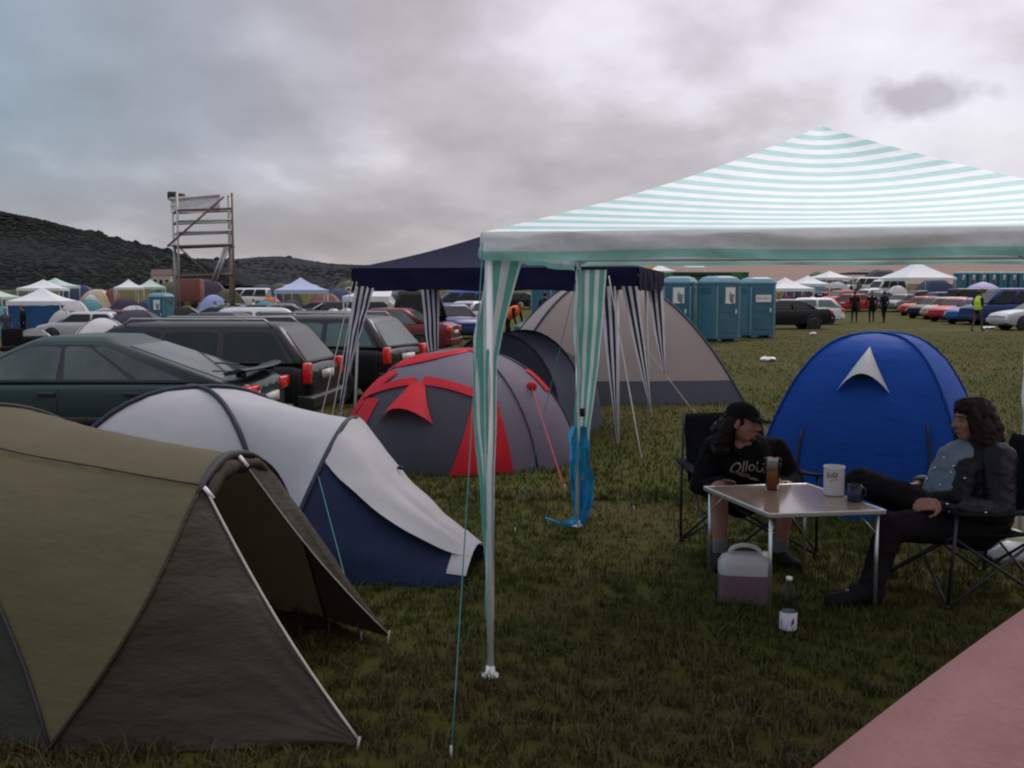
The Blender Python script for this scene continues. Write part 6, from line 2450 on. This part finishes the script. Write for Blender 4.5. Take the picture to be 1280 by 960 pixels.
cap_o = cp.build('cap', mat("black_cap", (0.013, 0.012, 0.013), rough=0.95, spec=0.06, var=0.2, scale=20), m1)
rows = []
for i in range(7):
    s_ = i / 6
    rows.append([L(.080 * math.sin(a) * (1 + .02 * s_), .012 - (.100 + .092 * s_ * math.cos(a * .92) ** .6) * math.cos(a * .8), .043 - .016 * s_ + .010 * math.cos(a) - 0.006) for a in np.linspace(-1.12, 1.12, 15)])
MB().grid(rows).build('peak', MATS["black_cap"], cap_o, thick=0.006)
# small pale stitching on the cap front, unreadable in the photograph
vs, fs = textmesh("~~~", 0.036, 0.2)
tx = MB()
for v in vs:
    a = v.x / .1 + 0.1
    tx.v.append(L(.0965 * math.sin(a), .012 - .1085 * math.cos(a), .068 + v.y + .004))
tx.f = fs
tx.build('stitched_mark', mat("grey_thread", (0.22, 0.22, 0.25), var=0.1), cap_o, smooth=False)
# print across the chest: an unreadable script with a gold flourish
bpy.context.view_layer.update()
shirt = next(o for o in m1.children if o.name.startswith('shirt'))
mi = MAT4[m1.name].inverted()


def on_shirt(p, obj, d, off=0.004):
    o = MAT4[root_of(obj).name].inverted() @ Vector(p)
    ok, loc, nn, _ = obj.ray_cast(o - Vector(d) * 0.6, Vector(d))
    if not ok:
        return Vector(p)
    return (MAT4[root_of(obj).name] @ loc) - Vector(d) * off


dm = bpy.context.evaluated_depsgraph_get()
vs, fs = textmesh("OlloUt", 0.105, 0.15)
tx = MB()
pc = P(937, 583, 6.55)
for v in vs:
    tx.v.append(on_shirt(pc + V3(v.x * 0.82, 0, v.y * 0.95 + 0.02 * math.cos(v.x * 14) - .02), shirt, (0, 1, 0)))
tx.f = fs
tx.build('shirt_print', mat("cream_print", (0.62, 0.57, 0.47), rough=0.8, var=0.3, scale=30), shirt, smooth=False)
for px, py, w, hh, cname, cc in ((930, 594, .085, .030, "gold_print", (0.30, 0.19, 0.09)), (944, 600, .075, .020, "pale_gold_print", (0.42, 0.36, 0.25)), (957, 590, .05, .02, "gold_print", (0.3, .19, .09))):
    q = P(px, py, 6.55)
    g_ = MB()
    g_.grid([[on_shirt(q + V3((u - .5) * w, 0, (v_ - .5) * hh * math.sin(math.pi * (0.15 + .7 * u)) - (u - .5) * .02), shirt, (0, 1, 0), .003) for u in np.linspace(0, 1, 9)] for v_ in (0, .5, 1)])
    g_.build('shirt_print', mat(cname, cc, rough=0.8, var=0.4, scale=30), shirt)

# ------------------------------------------------------------------ man in leather
m2 = thing('person', 'long-haired man in a black leather jacket, legs crossed, seated right of the table', 'person', (2.62, 5.93, 0))
hp = [V3(2.63, 5.80, .41), V3(2.64, 6.05, .41)]
pel, bel, che, nek = V3(2.66, 5.93, .43), V3(2.60, 5.93, .555), V3(2.655, 5.94, .70), V3(2.715, 5.95, .845)
hc = V3(2.675, 5.95, .995)
shd = [V3(2.73, 5.76, .80), V3(2.74, 6.13, .80)]
elb = [V3(2.72, 5.66, .52), V3(2.66, 6.25, .55)]
wri = [V3(2.41, 5.67, .555), V3(2.42, 6.06, .60)]
kne = [V3(2.13, 5.70, .43), V3(2.08, 6.10, .605)]
ank = [V3(1.99, 5.62, .10), V3(2.36, 5.80, .555)]
toe = [V3(1.79, 5.59, .04), V3(2.44, 5.66, .600)]
Rh = Matrix.Rotation(R(-84), 3, 'Z') @ Matrix.Rotation(R(2), 3, 'X')
b = MB()
L = head_parts(b, hc, Rh, 1.03)
b.cap(nek - V3(.02, 0, .02), hc + V3(.018, 0, -.05), .060, .058)
b.cap(pel, bel, .15, .165)
b.cap(bel, che, .168, .16)
b.cap(che + V3(0, -.08, .02), nek + V3(0, -.03, -.05), .10, .06)
b.cap(che + V3(0, .08, .02), nek + V3(0, .03, -.05), .10, .06)
for i in (0, 1):
    b.cap(nek + V3(0, 0, -.06), shd[i], .075, .066)
    b.cap(shd[i], elb[i], .064, .050)
    b.cap(elb[i], wri[i], .048, .032)
    b.cap(hp[i], kne[i], .094, .066)
    b.cap(kne[i], ank[i], .062, .040)
    b.cap(ank[i], toe[i], .040, .034)
hand(b, wri[0], V3(-1, .12, .06), V3(.05, .75, -.6), 1, 0.7, 1.0)
hand(b, wri[1], V3(-1, -.35, .0), V3(0, -.2, -1), -1, 0.6, 1.0)
fuse(b, 'body', M_FACE, m2, 0.0085, 3)
face_details(m2, L, Rh, 1.03)
q = MB()
q.cap(pel + V3(-.03, 0, .06), bel + V3(-.02, 0, .01), .165, .180)
q.cap(bel + V3(-.02, 0, .01), che + V3(-.03, 0, .02), .180, .165)
q.cap(che + V3(-.03, 0, .02), nek + V3(-.03, 0, -.06), .15, .075)
shirt2 = fuse(q, 'shirt', M_DENIM, m2, 0.009, 4, folds=0.008)
j = MB()
j.cap(pel + V3(.06, 0, .02), bel + V3(.075, 0, .02), .190, .192)
j.cap(bel + V3(.075, 0, .02), che + V3(.065, 0, .02), .192, .186)
for s_ in (-1, 1):
    j.cap(che + V3(.05, s_ * .07, .03), nek + V3(.035, s_ * .05, -.06), .132, .078)
    j.cap(bel + V3(-.055, s_ * .128, -.02), che + V3(-.045, s_ * .105, .03), .075, .085)
    j.cap(che + V3(-.045, s_ * .105, .03), nek + V3(-.01, s_ * .06, -.05), .080, .050)
    j.cap(pel + V3(-.06, s_ * .14, .04), bel + V3(-.055, s_ * .128, -.02), .072, .075)
for i in (0, 1):
    j.cap(nek + V3(.03, 0, -.08), shd[i] + V3(.02, 0, 0), .085, .094)
    j.cap(shd[i] + V3(.015, 0, 0), elb[i], .094, .076)
    j.cap(elb[i], elb[i].lerp(wri[i], .90), .074, .056)
jk = fuse(j, 'jacket', M_LEATH, m2, 0.009, 4, folds=0.008, ff=11)
tr2 = MB()
tr2.cap(pel + V3(.02, -.06, -.03), pel + V3(-.02, .06, -.03), .150, .150)
for i in (0, 1):
    tr2.cap(hp[i], kne[i], .110, .082)
    tr2.cap(kne[i], kne[i].lerp(ank[i], .95), .080, .062)
fuse(tr2, 'trousers', M_TROU, m2, 0.009, 4, folds=0.012, ff=8)
for i in (0, 1):
    q = MB()
    d = (toe[i] - ank[i]).normalized()
    q.cap(ank[i] - d * .045 + V3(0, 0, -.035 if i == 0 else 0), toe[i] + d * .02, .052, .045)
    q.cap(ank[i] + V3(0, 0, -.02), ank[i] + (kne[i] - ank[i]).normalized() * .16, .066, .074)
    q.cap(ank[i] + V3(0.02, 0, -.045), ank[i] + d * .08, .055, .052)
    fuse(q, 'boot', M_SHOE, m2, 0.009, 3)
h = MB()
h.ell(L(0, .022, .042), V3(.095, .104, .094), Rh)
h.ell(L(0, .060, -.02), V3(.092, .075, .11), Rh)
for (x, y, z, r, dz) in ((-.080, .005, -.02, .036, .20), (-.074, .045, -.04, .050, .26), (-.03, .095, -.04, .062, .27), (.03, .097, -.04, .062, .27),
                         (.074, .045, -.04, .045, .24), (.080, .005, -.02, .032, .19)):
    h.cap(L(x, y, z), L(x * 1.22, y + .004, z - dz), r, r * .62)
h.ell(L(0, -.030, .085), V3(.078, .070, .048), Rh)
h.ell(L(.02, -.062, .074), V3(.058, .034, .024), Rh)
for s_ in (-1, 1):
    h.cap(L(s_ * .070, -.040, .060), L(s_ * .082, -.030, -.10), .026, .024)
    h.cap(L(s_ * .082, -.030, -.10), L(s_ * .085, -.035, -.21), .026, .014)
    h.cap(L(s_ * .088, .010, -.02), L(s_ * .100, -.005, -.22), .040, .024)
random.seed(5)
for q in range(26):
    a = random.uniform(-2.3, 2.3)
    r_ = .094 + random.uniform(-.006, .012)
    x, y = r_ * math.sin(a), .025 + r_ * math.cos(a) * .95
    z0, z1 = random.uniform(-.05, .03), random.uniform(-.33, -.22)
    h.cap(L(x * .95, y, z0), L(x * random.uniform(.95, 1.25), y + random.uniform(-.03, .03), (z0 + z1) / 2), .020, .018, 8)
    h.cap(L(x * 1.1, y, (z0 + z1) / 2), L(x * random.uniform(.9, 1.3), y + random.uniform(-.04, .02), z1), .018, .009, 8)
fuse(h, 'hair', M_HAIRR, m2, 0.008, 1, folds=0.010, ff=26)
# studs and zip pulls on the jacket front
M_STUD = mat("steel_stud", (0.65, 0.65, 0.68), rough=0.2, metal=1.0, var=0.05)


def on_obj(px, py, obj):
    o = MAT4[root_of(obj).name].inverted() @ Vector((0, 0, CAM_H))
    d = (MAT4[root_of(obj).name].to_3x3().inverted() @ ray(px, py)).normalized()
    ok, loc, nn, _ = obj.ray_cast(o, d)
    return (MAT4[root_of(obj).name] @ loc, nn) if ok else (None, None)


for px, py in ((1180, 572), (1169, 585), (1159, 599), (1192, 583), (1189, 591), (1175, 606), (1206, 598), (1184, 630), (1187, 640), (1232, 641), (1233, 645)):
    hit, obj = None, None
    best = 1e9
    for ob in (jk, shirt2):
        p, nn = on_obj(px, py, ob)
        if p is not None and p.length < best:
            best, hit, obj = p.length, p, ob
    if hit is not None:
        MB().ell(hit, .0085, n=8, m=6).build('stud', M_STUD, obj)
